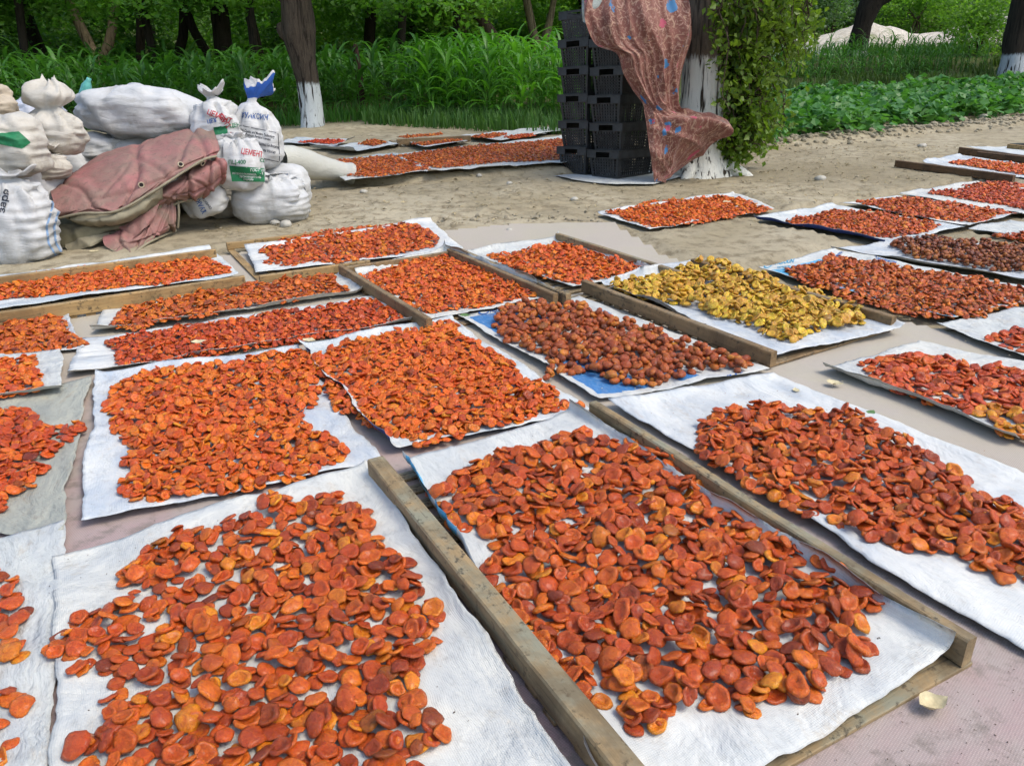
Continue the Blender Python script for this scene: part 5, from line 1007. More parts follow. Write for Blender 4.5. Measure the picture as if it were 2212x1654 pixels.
# --- near whitewashed tree behind the crates
def tree(label, base, trunk, leafm=None, crown=None, bark=None, name='tree', group=None):
    e = empty(name, Matrix.Translation(wv(base)), label, 'tree', group)
    tm = mesh_np('trunk', *join(trunk), mats=[bark or M_bark]); link('trunk', tm, e)
    if crown is not None: link('crown', crown, e)
    return e
W1 = bark_mat('near trunk bark, whitewashed', (.15, .115, .08), 1.04, (.84, .82, .72))
b1 = G(1512, 376); b1 = np.array([b1[0], b1[1], -.01])
tr1 = [limb([(0, 0, -.1), (0, 0, .0), (-.02, 0, .25), (-.03, .02, .7), (-.02, .03, 1.3), (.03, .05, 2.2), (.08, .1, 3.4)], [.36, .31, .235, .20, .205, .22, .24], 3, 28, .10)]
for a_, l_ in ((-2.2, .34), (-.3, .42), (.7, .36), (2.6, .3)): tr1.append(limb([(0, 0, .22), (.2 * math.cos(a_), .2 * math.sin(a_), .10), (l_ * math.cos(a_), l_ * math.sin(a_), .0), (1.3 * l_ * math.cos(a_), 1.3 * l_ * math.sin(a_), -.08)], [.10, .09, .055, .02], a_ * 3, 12))
for a_, z_, l_ in ((.5, 2.5, 2.4), (2.4, 2.9, 2.6), (-1., 3.1, 2.2), (-2.4, 2.8, 2.2)): tr1.append(limb([(0, .1, z_), (.5 * l_ * math.cos(a_), .5 * l_ * math.sin(a_), z_ + .9), (l_ * math.cos(a_), l_ * math.sin(a_), z_ + 1.3)], [.14, .09, .03], a_, 10))
t1 = tree('thick whitewashed tree with leafy trailing twigs behind the crates', b1, tr1, bark=W1)
# trailing twigs and their leaves
rg = np.random.default_rng(21); P_, tw = [], []; b1w = np.array(t1.matrix_world.translation)
def twig(u0, v0, d0, u1, v1, d1, n, spread):
    A, B = toW(AT(u0, v0, d0)) - b1w, toW(AT(u1, v1, d1)) - b1w; k = np.linspace(0, 1, 9)[:, None]; path = A + (B - A) * k + np.array([0, 0, .10]) * np.sin(k * 3.14) + .03 * rg.standard_normal((9, 3)); tw.append(tube(path, np.linspace(.010, .003, 9), 5))
    q = rg.random(n) ** .8; c_ = A + (B - A) * q[:, None]; P_.append(c_ + spread * rg.standard_normal((n, 3)) * np.array([1, .9, 1]))
for i in range(70):
    u0 = rg.uniform(1535, 1705); top = rg.uniform(-60, 30); ln = rg.uniform(60, 190) * (1.35 - (u0 - 1535) / 190); d0 = rg.uniform(7.4, 8.6)
    twig(u0, top, d0, u0 + rg.uniform(-15, 25), top + ln, d0 + rg.uniform(-.3, .2), int(rg.integers(26, 52)), .055)
for i in range(46):
    u0 = rg.uniform(1610, 1745); top = rg.uniform(-60, 40); d0 = rg.uniform(7.6, 9.0); twig(u0, top, d0, u0 + rg.uniform(-10, 30), top + rg.uniform(50, 150), d0 + rg.uniform(-.3, .2), int(rg.integers(22, 40)), .075)
for i in range(26):
    u0 = rg.uniform(1585, 1650); v0 = rg.uniform(130, 230); twig(u0, v0, rg.uniform(7.6, 8.3), u0 + rg.uniform(10, 60), v0 + rg.uniform(30, 90), rg.uniform(7.6, 8.3), int(rg.integers(18, 34)), .07)
for i in range(62):
    u0 = rg.uniform(1548, 1625); v0 = rg.uniform(90, 250); twig(u0, v0, rg.uniform(7.6, 8.1), u0 + rg.uniform(5, 50), v0 + rg.uniform(30, 110), rg.uniform(7.5, 8.2), int(rg.integers(24, 46)), .05)
for i in range(34): u0 = rg.uniform(1555, 1665); twig(1565, 340, 7.75, u0, rg.uniform(255, 338), rg.uniform(7.5, 8.0), 20, .06)
P_ = np.concatenate(P_); V, F_ = leaves(P_, .072, .05, 4, .72, (0, 0, -1.2), .10); Vt, Ft = join(tw)
M_near = leaf_mat('near mulberry leaves', (.050, .105, .014), (.18, .27, .030), .40, .45, 5.)
link('crown', mesh_np('crown', V, [F_], smooth=False, mats=[M_near]), t1); link('twigs', mesh_np('twigs', Vt, Ft, mats=[M_bark]), t1)
up_bl = [(-1.4, -.2, 5.0, 1.5, 1.5, 1.0), (1.4, .4, 4.9, 1.6, 1.6, 1.0), (.2, 1.6, 5.4, 1.8, 1.5, 1.1), (.4, -1.0, 5.3, 1.4, 1.3, .9)]
link('upper_crown', crown_mesh('upper_crown', up_bl, 5200, .10, 8, M_near), t1)

# --- whitewashed tree at the corn
W2 = bark_mat('far trunk bark, whitewashed', (.07, .055, .04), .68, (.56, .60, .60)); b2 = G(678, 281)
kx = 13.5 / FPX
tr2 = [limb([(0, 0, -.1), (0, 0, 0), (-.01, 0, .35), (-.03, 0, .75), (-.07, 0, 1.1), (-.09, 0, 1.5), (-.07, 0, 2.2), (0, .1, 3.4)], [.27, .22, .18, .175, .20, .26, .22, .18], 6, 20, .12), limb([(-.1, 0, 1.35), (-.3, 0, 1.5), (-.34, 0, 1.62)], [.15, .13, .06], 8, 12),
       limb([(-.12, 0, 1.9), (-.4, 0, 2.3), (-.8, .1, 2.8), (-1.4, .3, 3.3)], [.2, .15, .11, .05], 2, 12), limb([(-.05, 0, 2.0), (.35, 0, 2.3), (.9, .1, 2.6), (1.6, .2, 3.1)], [.18, .12, .09, .04], 5, 12)]
cr2 = crown_mesh('crown', [(-1.7, .3, 2.9, 1.3, 1.2, .95), (-.9, -.4, 2.7, .8, .9, .75), (1.2, .2, 2.6, 1.3, 1.2, .85), (2.3, .5, 2.5, 1.1, 1.1, .9), (0, .5, 3.8, 1.8, 1.6, 1.), (-2.7, .6, 2.5, 1., 1., .8)], 6500, .12, 12, LM['mid'])
tree('whitewashed tree with a swollen knot standing before the corn', b2, tr2, crown=cr2, bark=W2)

# --- dark trunks by the bean field, backlit shade put into their bark colour
b3 = AT(1850, 117, 24.); b3[2] = tz_(b3[0], 24.) 
k3 = 24. / FPX
tr3 = [limb([(0, 0, -.2), (0, 0, .1), (.06, 0, .8), (.2, 0, 1.3), (.45, 0, 1.8), (.7, 0, 2.6), (.9, 0, 4.)], [.34, .27, .25, .31, .34, .30, .24], 9, 16, .1), limb([(.3, 0, 1.4), (1.0, 0, 1.75), (2.0, .1, 2.2), (3.2, .3, 2.9)], [.22, .18, .13, .06], 4, 12)]
cr3 = crown_mesh('crown', [(1.6, .2, 3.0, 1.6, 1.4, .9), (3.2, .4, 2.7, 1.6, 1.3, .85), (-.6, .3, 3.4, 1.5, 1.4, .8), (.8, 0, 4.2, 2.2, 1.8, 1.)], 5200, .16, 15, LM['dark'])
tree('dark leaning trunk at the edge of the pale mounds', b3, tr3, crown=cr3, bark=bark_mat('shaded trunk, little whitewash', (.028, .022, .016), .10, (.4, .4, .38)))
b4 = AT(2183, 160, 19.); b4[2] = b4[2] if abs(b4[2] - tz_(b4[0], 19.)) < .05 else tz_(b4[0], 19.)
tr4 = [limb([(0, 0, -.2), (0, 0, .05), (.0, 0, .6), (.02, 0, 1.2), (.1, 0, 2.), (.3, 0, 3.5)], [.34, .29, .27, .29, .31, .26], 13, 18, .1)]
cr4 = crown_mesh('crown', [(-.6, .2, 3.3, 1.2, 1.2, .8), (1.2, 0, 3.2, 1.6, 1.5, .9), (.3, .3, 4.3, 2., 1.8, .9)], 4200, .13, 16, LM['dark'])
tree('dark trunk with whitewashed foot beside the bean field', b4, tr4, crown=cr4, bark=bark_mat('dark trunk, whitewashed foot', (.035, .028, .02), .52, (.50, .53, .54)))
b5 = AT(2222, 128, 22.5); b5[2] = tz_(b5[0], 22.5); tree('trunk painted tall and white, partly hidden by the dark one', b5, [limb([(0, 0, -.2), (0, 0, .3), (.0, 0, 1.), (-.05, 0, 2.), (0, 0, 4.)], [.26, .24, .22, .22, .2], 14, 14, .08)], bark=bark_mat('tall whitewash trunk', (.10, .08, .05), .95, (.62, .63, .6)))

# --- orchard trees behind the corn: trunks seen one by one
CR = [crown_mesh('crown', [(random.uniform(-1.6, 1.6), random.uniform(-1.2, 1.2), random.uniform(2.2, 4.2), random.uniform(.9, 1.6), random.uniform(.9, 1.4), random.uniform(.6, 1.0)) for _ in range(9)], 6800, .15, 30 + i, LM[k_]) for i, k_ in enumerate(('dark', 'mid', 'light', 'dark', 'mid', 'light'))]
LOWC = [crown_mesh('foliage', [(random.uniform(-1.3, 1.3), random.uniform(-.6, .6), random.uniform(.4, 1.7), random.uniform(.6, 1.1), random.uniform(.5, .9), random.uniform(.45, .8)) for _ in range(8)], 4200, .13, 60 + i, LM[k_]) for i, k_ in enumerate(('dark', 'mid', 'light', 'blue'))]
def orchard(u, dist, label, kind, pathf, bark=M_bark, rot=None, sc_=1., zoff=0.):
    p_ = AT(u, 100, dist); base = np.array([p_[0], dist, tz_(p_[0], dist) - .05]); e = empty('orchard_tree', Matrix.Translation(wv(base)), label, 'tree', 'orchard trees behind the corn')
    link('trunk', mesh_np('trunk', *join(pathf(dist / FPX)), mats=[bark]), e)
    link('crown', CR[kind], e, Matrix.Translation((0, 0, zoff)) @ Matrix.Rotation(rot if rot is not None else random.uniform(0, 6.28), 4, 'Z') @ Matrix.Diagonal((sc_, sc_, sc_, 1))); return e
def fork(lx, rx, h1, r=.14, lean=0.):
    return lambda k: [limb([(0, 0, -.2), (0, 0, .2), (lean * .3, 0, h1)], [r * 1.3, r * 1.1, r], 3), limb([(lean * .3, 0, h1 - .1), (lx * .5, 0, h1 + .7), (lx, 0, h1 + 1.9), (lx * 1.2, .2, h1 + 3.)], [r * .9, r * .8, r * .65, r * .4], 7), limb([(lean * .3, 0, h1 - .1), (rx * .6, 0, h1 + .5), (rx, 0, h1 + 1.1), (rx * 1.6, .2, h1 + 2.2)], [r * .8, r * .75, r * .6, r * .35], 5)]
def single(lean, r=.15): return lambda k: [limb([(0, 0, -.2), (0, 0, .3), (lean * .4, 0, 1.1), (lean, 0, 2.1), (lean * 1.4, .1, 3.4)], [r * 1.4, r * 1.1, r, r * .95, r * .7], 4)]
orchard(207, 20.5, 'pale barked tree forking in a wide Y above the corn', 1, fork(-.6, .55, .85, .15), M_bark_pale, zoff=.8)
orchard(402, 21.5, 'dark crooked tree with curved twin stems', 1, lambda k: [limb([(0, 0, -.2), (-.1, 0, .5), (-.25, 0, .95), (-.05, 0, 1.5), (.1, 0, 2.4), (.2, 0, 3.4)], [.16, .14, .12, .12, .11, .08], 3), limb([(.1, 0, .1), (.45, 0, .9), (.2, 0, 1.6), (.0, 0, 2.6)], [.14, .12, .11, .09], 8)], M_bark_black, zoff=.35)
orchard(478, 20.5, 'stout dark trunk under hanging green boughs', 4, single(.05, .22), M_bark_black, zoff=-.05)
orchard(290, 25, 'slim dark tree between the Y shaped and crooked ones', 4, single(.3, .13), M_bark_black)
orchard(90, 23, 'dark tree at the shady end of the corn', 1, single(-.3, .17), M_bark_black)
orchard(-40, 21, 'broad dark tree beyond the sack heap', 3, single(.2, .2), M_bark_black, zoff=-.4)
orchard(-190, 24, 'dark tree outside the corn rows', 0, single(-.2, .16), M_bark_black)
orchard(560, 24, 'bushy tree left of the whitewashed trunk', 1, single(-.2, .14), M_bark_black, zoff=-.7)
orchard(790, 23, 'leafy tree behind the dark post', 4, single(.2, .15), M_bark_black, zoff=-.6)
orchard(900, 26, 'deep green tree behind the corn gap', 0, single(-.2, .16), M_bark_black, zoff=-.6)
orchard(1000, 24, 'slender upright tree behind the tallest corn', 4, single(.02, .10), M_bark, zoff=.3)
orchard(1108, 21.5, 'leaning brown trunk above the tallest corn', 2, single(-1.1, .15), M_bark, zoff=.7)
orchard(1165, 22.5, 'forked pale brown trunk beside the crates', 2, fork(-.45, .35, .9, .14), M_bark_pale, zoff=.8)
orchard(1240, 25, 'yellow green tree behind the crate stack', 2, single(.2, .12), M_bark, zoff=-.4)
orchard(1330, 24, 'dark stemmed tree leaning out behind the cloth', 5, single(-.9, .16), M_bark_black, zoff=.6)
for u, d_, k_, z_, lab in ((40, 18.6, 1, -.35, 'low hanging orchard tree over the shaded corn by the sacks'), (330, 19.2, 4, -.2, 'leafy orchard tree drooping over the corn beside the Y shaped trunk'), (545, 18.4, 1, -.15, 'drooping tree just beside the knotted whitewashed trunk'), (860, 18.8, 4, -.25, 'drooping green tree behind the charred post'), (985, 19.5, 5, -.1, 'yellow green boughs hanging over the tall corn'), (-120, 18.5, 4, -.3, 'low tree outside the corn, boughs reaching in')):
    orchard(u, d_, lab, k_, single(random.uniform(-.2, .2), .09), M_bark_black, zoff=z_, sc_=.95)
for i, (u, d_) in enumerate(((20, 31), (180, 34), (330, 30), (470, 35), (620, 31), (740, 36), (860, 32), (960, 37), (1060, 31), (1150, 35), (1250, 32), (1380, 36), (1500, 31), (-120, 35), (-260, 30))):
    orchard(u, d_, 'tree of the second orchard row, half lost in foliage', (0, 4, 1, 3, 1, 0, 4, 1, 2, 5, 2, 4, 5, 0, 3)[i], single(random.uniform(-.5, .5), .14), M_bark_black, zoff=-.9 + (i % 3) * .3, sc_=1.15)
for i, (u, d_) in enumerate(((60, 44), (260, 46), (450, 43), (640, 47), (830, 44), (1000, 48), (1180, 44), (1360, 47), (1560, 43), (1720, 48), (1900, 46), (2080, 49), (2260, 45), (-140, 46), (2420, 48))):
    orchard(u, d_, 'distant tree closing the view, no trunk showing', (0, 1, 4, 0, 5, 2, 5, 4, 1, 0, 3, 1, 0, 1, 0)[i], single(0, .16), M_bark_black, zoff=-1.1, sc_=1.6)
# --- shrubs: behind the corn, on the mounds and along the bank
def shrub(u, dist, label, kind, sc_, dz=0., group='shrubs'):
    p_ = AT(u, 100, dist); base = np.array([p_[0], dist, tz_(p_[0], dist) + dz]); e = empty('shrub', Matrix.Translation(wv(base)) @ Matrix.Rotation(random.uniform(0, 6.28), 4, 'Z') @ Matrix.Diagonal((sc_, sc_, sc_, 1)), label, 'shrub', group)
    link('foliage', LOWC[kind], e); r = np.random.default_rng(int(u) % 97 + 5); link('stems', mesh_np('stems', *join([limb([(0, 0, -.2), (r.uniform(-.3, .3), r.uniform(-.2, .2), .5), (r.uniform(-.8, .8), r.uniform(-.4, .4), 1.2)], [.04, .03, .012], i, 6) for i in range(4)]), mats=[M_bark]), e); return e
for i, (u, d_, k_, s_) in enumerate(((1715, 31, 3, 1.), (1790, 33, 1, 1.1), (1960, 32, 2, 1.0), (2040, 33.5, 1, 1.1), (2120, 32, 2, 1.1), (2200, 34, 1, 1.1), (1870, 34, 3, 1.1), (2290, 32, 1, 1.1), (1640, 33, 1, 1.2))): shrub(u, d_, 'leafy shrub on the bank behind the pale mounds', k_, s_, .5, 'shrubs behind the mounds')
for i, (u, d_, k_, s_) in enumerate(((1690, 38, 0, 1.6), (1790, 39, 3, 1.5), (1900, 38, 0, 1.7), (2010, 40, 0, 1.7), (2110, 38, 1, 1.6), (2210, 40, 0, 1.7), (2310, 38, 0, 1.6), (1590, 38, 1, 1.6))): shrub(u, d_, 'tall dense bush of the dark belt beyond the mounds', k_, s_, .5, 'bushes of the dark belt')
for i, (u, d_) in enumerate(((-60, 26), (60, 27), (160, 26), (340, 27), (440, 28), (540, 27), (660, 28), (760, 27), (850, 29), (940, 28), (1040, 28), (1130, 27), (1220, 28), (1300, 27), (1400, 28), (1480, 27), (1560, 28))): shrub(u, d_, 'undergrowth bush between the orchard trunks', (0, 0, 1, 0, 0, 1, 0, 1, 0, 1, 2, 2, 2, 2, 1, 1, 1)[i], 1.2, -.1, 'orchard undergrowth')
tag(shrub(2105, 23.5, 'feathery light green bush in front of the pale mounds', 2, .8, -.1), cat='shrub'); shrub(2160, 25, 'second feathery bush beside the far trunks', 3, .75, -.1)

# --- corn
def corn_plants(pos, hts, seed, m, name, label, nl=10, lw=.075, kind='stuff'):
    r = np.random.default_rng(seed); V, Q = [], []; o = 0
    for (x, y, z), h in zip(pos, hts):
        st = 3; b_ = np.array([x, y, z])
        for i in range(nl):
            k = (i + 1) / nl; zb = h * (.12 + .62 * k); a = r.random() * 6.283; L = h * r.uniform(.42, .66) * (1.1 - .35 * abs(k - .6)); el = .5 + .75 * k + r.normal(0, .12); curl = r.uniform(.9, 2.0)
            s = np.linspace(0, 1, 6); ang = el - curl * s ** 1.5; dx = np.cumsum(np.cos(ang)) / 6 * L; dz = np.cumsum(np.sin(ang)) / 6 * L; dx -= dx[0]; dz -= dz[0]
            w_ = lw * (h / 1.2) * np.array([.5, .95, 1., .85, .55, .05]) * r.uniform(.7, 1.1); ca, sa = math.cos(a), math.sin(a)
            c_ = np.stack([x + dx * ca, y + dx * sa, z + zb + dz], -1); sd = np.array([-sa, ca, 0]) * .5
            tw_ = np.stack([c_ + sd * w_[:, None] + np.array([0, 0, .25]) * w_[:, None], c_, c_ - sd * w_[:, None] + np.array([0, 0, .25]) * w_[:, None]], 1).reshape(-1, 3)
            j = np.arange(5)[:, None] * 3; V.append(tw_); Q.append(np.concatenate([j + np.array([[0, 1, 4, 3]]), j + np.array([[1, 2, 5, 4]])]) + o); o += 18
        p4 = np.array([(.012, 0), (0, .012), (-.012, 0), (0, -.012)]); stem = np.concatenate([np.concatenate([b_[:2] + p4, np.full((4, 1), z)], 1), np.concatenate([b_[:2] + p4 * .5, np.full((4, 1), z + h * .85)], 1)]); V.append(stem); Q.append(np.array([(0, 1, 5, 4), (1, 2, 6, 5), (2, 3, 7, 6), (3, 0, 4, 7)]) + o); o += 8
    return tag(place(name, np.concatenate(V), [np.concatenate(Q)], [m]), label, 'corn', kind=kind)
M_corn = leaf_mat('corn leaves', (.040, .15, .014), (.12, .30, .032), .38, .42, 1.0); M_cornd = leaf_mat('shaded corn leaves', (.028, .105, .016), (.080, .21, .030), .35, .45, 1.0)  # second set holds shade as a darker leaf colour
def scatter(poly, sp, seed):
    r = np.random.default_rng(seed); P = np.array(poly); mn, mxx = P.min(0), P.max(0); gx_, gy_ = np.meshgrid(np.arange(mn[0], mxx[0], sp), np.arange(mn[1], mxx[1], sp), indexing='ij')
    q = np.stack([gx_.ravel(), gy_.ravel()], -1) + r.uniform(-.5, .5, (gx_.size, 2)) * sp; q = q[poly_in(q[:, 0], q[:, 1], poly)]; return np.concatenate([q, ground_z(q[:, 0], q[:, 1], False)[:, None]], 1)
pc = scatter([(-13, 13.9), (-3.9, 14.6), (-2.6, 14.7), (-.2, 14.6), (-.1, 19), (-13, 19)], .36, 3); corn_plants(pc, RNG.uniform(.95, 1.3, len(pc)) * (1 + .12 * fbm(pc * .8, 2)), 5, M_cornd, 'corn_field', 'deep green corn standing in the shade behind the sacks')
pc = scatter([(-1.6, 13.4), (.2, 12.6), (1.6, 12.9), (2.0, 17), (-1.4, 17)], .34, 4); corn_plants(pc, RNG.uniform(1.15, 1.5, len(pc)), 6, M_corn, 'corn_field', 'bright tall corn beside the black crates', 11, .06)
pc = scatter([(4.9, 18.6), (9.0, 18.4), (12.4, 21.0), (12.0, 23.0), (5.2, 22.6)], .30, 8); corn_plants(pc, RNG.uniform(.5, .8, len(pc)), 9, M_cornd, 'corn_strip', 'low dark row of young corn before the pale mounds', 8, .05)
# --- weeds in front of the corn
def blades(P, h, seed, m, name, label, cat='grass', w=.008):
    r = np.random.default_rng(seed); n = len(P); a = r.random(n) * 6.283; L = h * r.uniform(.5, 1.2, n); ln = r.uniform(.1, .6, n) * L; d = np.stack([np.cos(a), np.sin(a), 0 * a], -1); s = np.stack([-np.sin(a), np.cos(a), 0 * a], -1) * (w * r.uniform(.6, 1.5, n))[:, None]
    up = np.array([0, 0, 1.]); p0 = P; p1 = P + d * (ln * .35)[:, None] + up * (L * .6)[:, None]; p2 = P + d * ln[:, None] + up * L[:, None]
    V = np.stack([p0 - s, p0 + s, p1 + s * .8, p1 - s * .8, p2], 1).reshape(-1, 3); j = np.arange(n)[:, None] * 5
    return tag(place(name, V, [j + np.array([[0, 1, 2, 3]]), j + np.array([[3, 2, 4]])], [m]), label, cat, kind='stuff')
M_weed = leaf_mat('weeds', (.035, .10, .020), (.09, .19, .04), .35, .6, 2.)
r = np.random.default_rng(77)
def wscat(n, poly, seed):
    r = np.random.default_rng(seed); P = np.array(poly); q = r.uniform(P.min(0), P.max(0), (n, 2)); q = q[poly_in(q[:, 0], q[:, 1], poly)]; k = fbm(n3(q[:, 0] * 1.4, q[:, 1] * 1.4, 3), 2) > seed * 0 + .02 + .12 * np.random.default_rng(seed + 5).standard_normal(len(q)); q = q[k]; return np.concatenate([q, ground_z(q[:, 0], q[:, 1], False)[:, None]], 1)
blades(wscat(6500, [(-2.4, 13.3), (-1.3, 12.5), (-.5, 11.9), (.2, 11.4), (1.1, 11.1), (1.9, 11.0), (2.2, 13.4), (-2.0, 14.0)], 1), .27, 1, M_weed, 'weeds', 'feathery weeds at the foot of the bright corn', 'weeds', .010)
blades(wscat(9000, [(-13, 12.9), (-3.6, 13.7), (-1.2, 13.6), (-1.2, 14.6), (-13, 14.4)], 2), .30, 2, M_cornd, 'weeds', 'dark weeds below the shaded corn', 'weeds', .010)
blades(wscat(34000, [(3.6, 13.8), (9.4, 14.4), (13.8, 18.8), (13.4, 21.8), (5.0, 19.6)], 3), .24, 3, leaf_mat('rough grass', (.030, .075, .014), (.085, .13, .03), .3, .7, 2.), 'weeds', 'rough dark grass between the bean field and the young corn', 'weeds', .016)
pq = wscat(7000, [(9.5, 24.2), (27, 24.5), (27, 26.6), (9.5, 26.0)], 4); blades(pq, .34, 4, leaf_mat('feathery grass', (.08, .16, .04), (.17, .28, .08), .4, .6, 2.), 'weeds', 'pale feathery grass at the foot of the mounds', 'weeds', .02)
# --- bean field
bp = [(2.15, 9.35), (3.0, 9.85), (5.0, 11.1), (8.2, 13.2), (12.5, 15.9), (12.8, 18.2), (9.2, 15.9), (4.0, 14.6), (2.6, 12.6)]
P0 = scatter(bp, .30, 11); rg = np.random.default_rng(5); pts = []
for q in P0:
    n = rg.integers(34, 56); hh = rg.uniform(.30, .50); d = rg.standard_normal((n, 3)) * np.array([.15, .15, 0]); zz = hh * (.30 + .70 * rg.random(n) ** .55) * (1 - .9 * np.minimum(1, (d[:, 0] ** 2 + d[:, 1] ** 2) / .16)); pts.append(q + d + np.stack([0 * zz, 0 * zz, np.maximum(zz, .03)], -1))
pts = np.concatenate(pts); V, F_ = leaves(pts, .135, .34, 6, .9, None, .06)
M_bean = leaf_mat('bean leaves', (.045, .15, .030), (.105, .26, .055), .35, .42, 2.2)
tag(place('bean_field', V, [F_], [M_bean], smooth=False), 'low field of broad leaved bean plants beside the path', 'bean field', kind='stuff')
# --- dark post in the corn
pb = G(783, 262); po = empty('wooden_post', Matrix.Translation(wv((pb[0], pb[1], 0))), 'charred dark post standing in front of the corn', 'post')
link('shaft', mesh_np('shaft', *limb([(0, 0, -.2), (.01, 0, .3), (.0, 0, .7), (-.03, 0, 1.15), (-.02, 0, 1.3)], [.075, .07, .065, .06, .03], 4, 12, .15), mats=[simple('charred wood', (.045, .02, .014), .9)]), po)

# ------------------------------------------------------------------ stones, clods, leaves and straw
def rock(s, seed, sub=2):
    bm = bmesh.new(); bmesh.ops.create_icosphere(bm, subdivisions=sub, radius=1.); V = np.array([q.co[:] for q in bm.verts]); F_ = np.array([[q.index for q in f.verts] for f in bm.faces]); bm.free()
    V = V * (1 + .35 * fbm(V * 1.1 + seed * 7, 3))[:, None] * np.array([1, .8, .62]) * s; return V, F_
M_stone = simple('pale river stone', (.42, .40, .34), .85, 12, .3, .4, .01); M_clod = simple('dry earth clod', (.30, .26, .18), .95, 20, .35, .6, .01)
for i, (u, v, s, lab) in enumerate(((1770, 391, .055, 'round grey stone on the dirt near the solitary sheet'), (1100, 402, .03, 'small pale stone in front of the crates'), (1240, 433, .035, 'pale stone half sunk in the dirt'), (1100, 497, .028, 'white pebble by the tarpaulin edge'), (785, 420, .035, 'flat pale stone right of the creased sack'), (618, 492, .05, 'broken brick pale chunk before the creased sack'), (595, 489, .035, 'angular clod beside the brick chunk'), (1035, 390, .03, 'stone against the earth step'), (1990, 318, .05, 'stone in the straw by the path'), (2120, 262, .09, 'grey boulder at the bean field edge'), (1880, 283, .07, 'lumpy stone among the ploughed clods'))):
    q = G(u, v); q[2] = float(ground_z(np.array([q[0]]), np.array([q[1]]))[0]); V, F_ = rock(s, i); tag(link('stone', mesh_np('stone', V, [F_], mats=[M_stone]), None, Matrix.Translation(wv(q + np.array([0, 0, s * .3])))), lab, 'stone', 'stones on the yard')
r = np.random.default_rng(8); gs = []
rv = [rock(1., 20 + i, 1) for i in range(8)]
def rocks(n, fx, smin, smax, name, label, m):
    V, F_, o = [], [], 0
    for i in range(n):
        x, y = fx(); s = r.uniform(smin, smax) * (1.8 if r.random() < .06 else 1); v_, f_ = rv[r.integers(8)]; a = r.random() * 6.3; R = np.array([[math.cos(a), math.sin(a), 0], [-math.sin(a), math.cos(a), 0], [0, 0, 1]]); z = float(ground_z(np.array([x]), np.array([y]))[0]); V.append(v_ @ R * s + (x, y, z + s * .2)); F_.append(f_ + o); o += len(v_)
    return tag(place(name, np.concatenate(V), [np.concatenate(F_)], [m], smooth=False), label, 'clods', kind='stuff')
def f1():
    x = r.uniform(2.2, 9.); return x, 9.6 + .55 * (x - 2.4) + r.normal(0, .22)
rocks(750, f1, .010, .05, 'earth_clods', 'crumbly clods of ploughed earth along the bean field edge', M_clod)
def f2(): 
    while True:
        x, y = r.uniform(-2.2, 5.5), r.uniform(5.3, 10.)
        if not any(poly_in(np.array([x]), np.array([y]), q)[0] for q in FLAT): return x, y
rocks(320, f2, .003, .012, 'pebbles', 'small pebbles and crumbs scattered over the yard', M_clod)
def f3(): return r.uniform(-.6, .75), r.normal(5.75, .12)
rocks(70, f3, .004, .022, 'earth_clods', 'little earth crumbs along the tarpaulin edge', M_clod)
# straw and dead leaves on the bare dirt
P_ = np.array([f2() for _ in range(3200)]); n = len(P_); z = ground_z(P_[:, 0], P_[:, 1]) + .006; a = r.random(n) * 6.28; L = r.uniform(.012, .055, n); w_ = r.uniform(.001, .003, n); d = np.stack([np.cos(a) * L, np.sin(a) * L, r.uniform(-.002, .006, n)], -1); s = np.stack([-np.sin(a) * w_, np.cos(a) * w_, 0 * a], -1); c_ = np.concatenate([P_, z[:, None]], 1)
V = np.stack([c_ - d - s, c_ + d - s, c_ + d + s, c_ - d + s], 1).reshape(-1, 3); tag(place('straw', V, [np.arange(n * 4).reshape(-1, 4)], [simple('dry straw', (.30, .24, .12), .8, 5, .6)]), 'scattered straw and twigs on the bare earth', 'straw', kind='stuff')
P_ = np.array([f2() for _ in range(800)]); c_ = np.concatenate([P_, (ground_z(P_[:, 0], P_[:, 1]) + .010)[:, None]], 1); V, F_ = leaves(c_, .045, .9, 3, .5, None, .12); tag(place('dead_leaves', V, [F_], [simple('dead leaves', (.34, .28, .16), .8, 4, .5)], smooth=False), 'dry dead leaves strewn over the earth', 'leaves', kind='stuff')
# single leaves lying on sheets and tarpaulin
M_dry = simple('dry curled leaf', (.58, .50, .30), .7, 60, .3, .3, .003); M_green = simple('fallen green leaf', (.10, .19, .06), .6, 60, .3)
def leaf_obj(u, v, z, s, ang, m, label, curl=.5):
    a = np.linspace(0, 1, 9); wv_ = .34 * np.sin(np.pi * a ** .8) + .01; x = (a - .5); k = np.linspace(-1, 1, 5)
    X = np.repeat(x[:, None], 5, 1); Y = k[None] * wv_[:, None]; Z = curl * (.35 * (k[None] ** 2) * wv_[:, None] + .5 * (x[:, None] ** 2)) + .05 * vnoise(n3(X * 6, Y * 6, u * .1)); V = np.stack([X, Y, Z], -1).reshape(-1, 3) * s
    q = G(u, v, z); tag(link('fallen_leaf', mesh_np('fallen_leaf', V, [gridf(9, 5)], mats=[m]), None, ground_m(q[0], q[1], z + .004 - V[:, 2].min(), math.radians(ang))), label, 'leaf', 'fallen leaves')
leaf_obj(2012, 1528, .008, .062, 15, M_dry, 'curled cream dry leaf on the pink tarpaulin', 2.4); leaf_obj(318, 763, .018, .06, 10, M_green, 'slim green leaf on the empty end of the strip sheet', .3); leaf_obj(1718, 845, .026, .035, 80, M_dry, 'pale dry leaf on the big sheet near its back edge')
leaf_obj(1880, 893, .055, .04, 40, M_green, 'small green leaf at the back of the mixed apricots'); leaf_obj(1802, 832, .008, .06, -30, M_dry, 'dry leaf scraps beside the rolled sheet edge', .9); leaf_obj(1570, 438, .075, .07, 20, M_dry, 'pale leaf on the bright orange apricots lying alone'); leaf_obj(1005, 684, .075, .05, 0, M_green, 'green leaf at the corner of the packed tray')
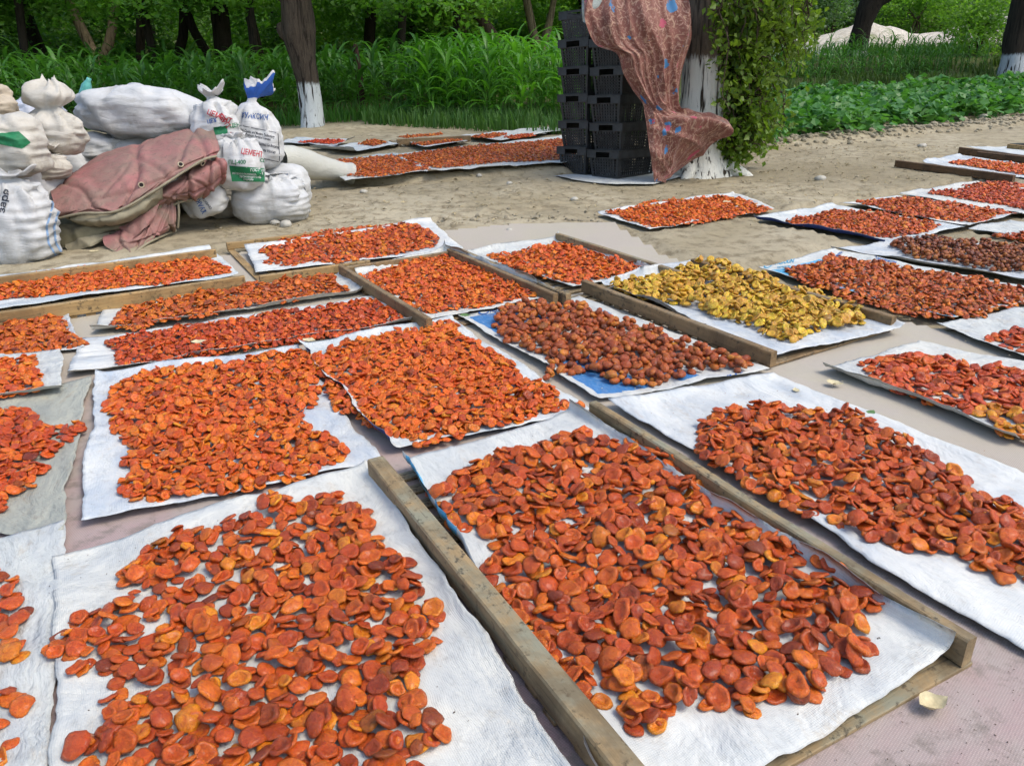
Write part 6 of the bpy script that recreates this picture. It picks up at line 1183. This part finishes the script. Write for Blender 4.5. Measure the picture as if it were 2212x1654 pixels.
leaf_obj(430, 742, .075, .06, 20, M_dry, 'dry yellow leaf on the small red orange strip'); leaf_obj(668, 738, .075, .06, -20, M_dry, 'dry leaf near the end of the red strip'); leaf_obj(1312, 727, .03, .055, 0, M_green, 'pale green leaf on the blue printed panel', .3); leaf_obj(1880, 460, .08, .06, 0, M_dry, 'cream leaf scrap on the orange spread with blue fold'); leaf_obj(205, 545, .01, .07, 10, M_dry, 'yellow leaf on the dirt below the pink tarpaulin')
# crumbs of fruit, seed and soil dropped on the tarpaulin and the sheets
r = np.random.default_rng(31)
def crumbs(n, poly, z, smin, smax, m, name, label):
    P = np.array(poly); V, F_, o = [], [], 0
    q = r.uniform(P.min(0), P.max(0), (n, 2)); q = q[poly_in(q[:, 0], q[:, 1], poly)]
    for x, y in q:
        s_ = r.uniform(smin, smax) ; v_, f_ = rv[r.integers(8)]; a = r.random() * 6.3; R = np.array([[math.cos(a), math.sin(a), 0], [-math.sin(a), math.cos(a), 0], [0, 0, 1]]); V.append((v_ * np.array([1, .6, .4])) @ R * s_ + (x, y, z + s_ * .2)); F_.append(f_ + o); o += len(v_)
    return tag(place(name, np.concatenate(V), [np.concatenate(F_)], [m], smooth=False), label, 'crumbs', kind='stuff')
M_crumb = simple('dark crumbs', (.09, .06, .035), .9, 40, .5); M_bit = simple('dry fruit scraps', (.34, .12, .03), .7, 40, .5); M_seed = simple('pale chaff', (.55, .48, .32), .8, 40, .4)
crumbs(170, polyF([(1700, 1654), (2110, 1420), (2240, 1440), (2260, 1700), (1640, 1720)]), .006, .0008, .0024, M_crumb, 'crumbs', 'specks of soil on the pink corner of the tarpaulin')
crumbs(260, polyF([(112, 1205), (795, 1010), (1240, 1654), (112, 1654)]), .027, .0008, .003, M_crumb, 'crumbs', 'dark specks on the sheet beside the mossy rail')
crumbs(260, polyF([(880, 1010), (1240, 890), (2050, 1400), (1500, 1700)]), .037, .0008, .003, M_crumb, 'crumbs', 'dark specks on the sheet in the big mossy tray')
crumbs(200, polyF([(1330, 870), (1660, 820), (2211, 1020), (2211, 1380)]), .026, .0008, .003, M_bit, 'crumbs', 'fruit scraps on the big sheet over the rail')
crumbs(420, polyF([(-100, 760), (900, 600), (1960, 690), (2230, 800), (1700, 860), (200, 900)]), .026, .001, .0045, M_seed, 'chaff', 'pale chaff blown over the middle sheets and tarpaulin')
# short dark stick by the path, teal bottle on the heap
q = G(2190, 319); V, F_ = limb([(-.14, 0, .02), (0, .01, .025), (.14, 0, .02)], [.02, .024, .018], 2, 10); tag(link('stick', mesh_np('stick', V, F_, mats=[simple('weathered black stick', (.05, .055, .05), .8)]), None, ground_m(q[0] + .1, q[1], 0, -.5)), 'short thick black stick on the path beyond the trays', 'stick')
bo = toW(AT(178, 215, 5.95)); pr = [(0, 0), (.032, 0), (.034, .01), (.034, .10), (.022, .13), (.016, .14), (.016, .16), (0, .16)]; th = np.linspace(0, 2 * np.pi, 16, endpoint=False); V = np.array([[(x * math.cos(a), x * math.sin(a), z) for a in th] for x, z in pr]).reshape(-1, 3)
F_ = np.array([(i * 16 + j, i * 16 + (j + 1) % 16, (i + 1) * 16 + (j + 1) % 16, (i + 1) * 16 + j) for i in range(7) for j in range(16)]); tag(link('plastic_bottle', mesh_np('plastic_bottle', V, [F_], mats=[simple('teal plastic', (.10, .36, .32), .3)]), None, Matrix.Translation(Vector(bo)) @ Matrix.Rotation(.5, 4, 'Y')), 'teal plastic bottle wedged between twisted neck and lying sack', 'bottle')
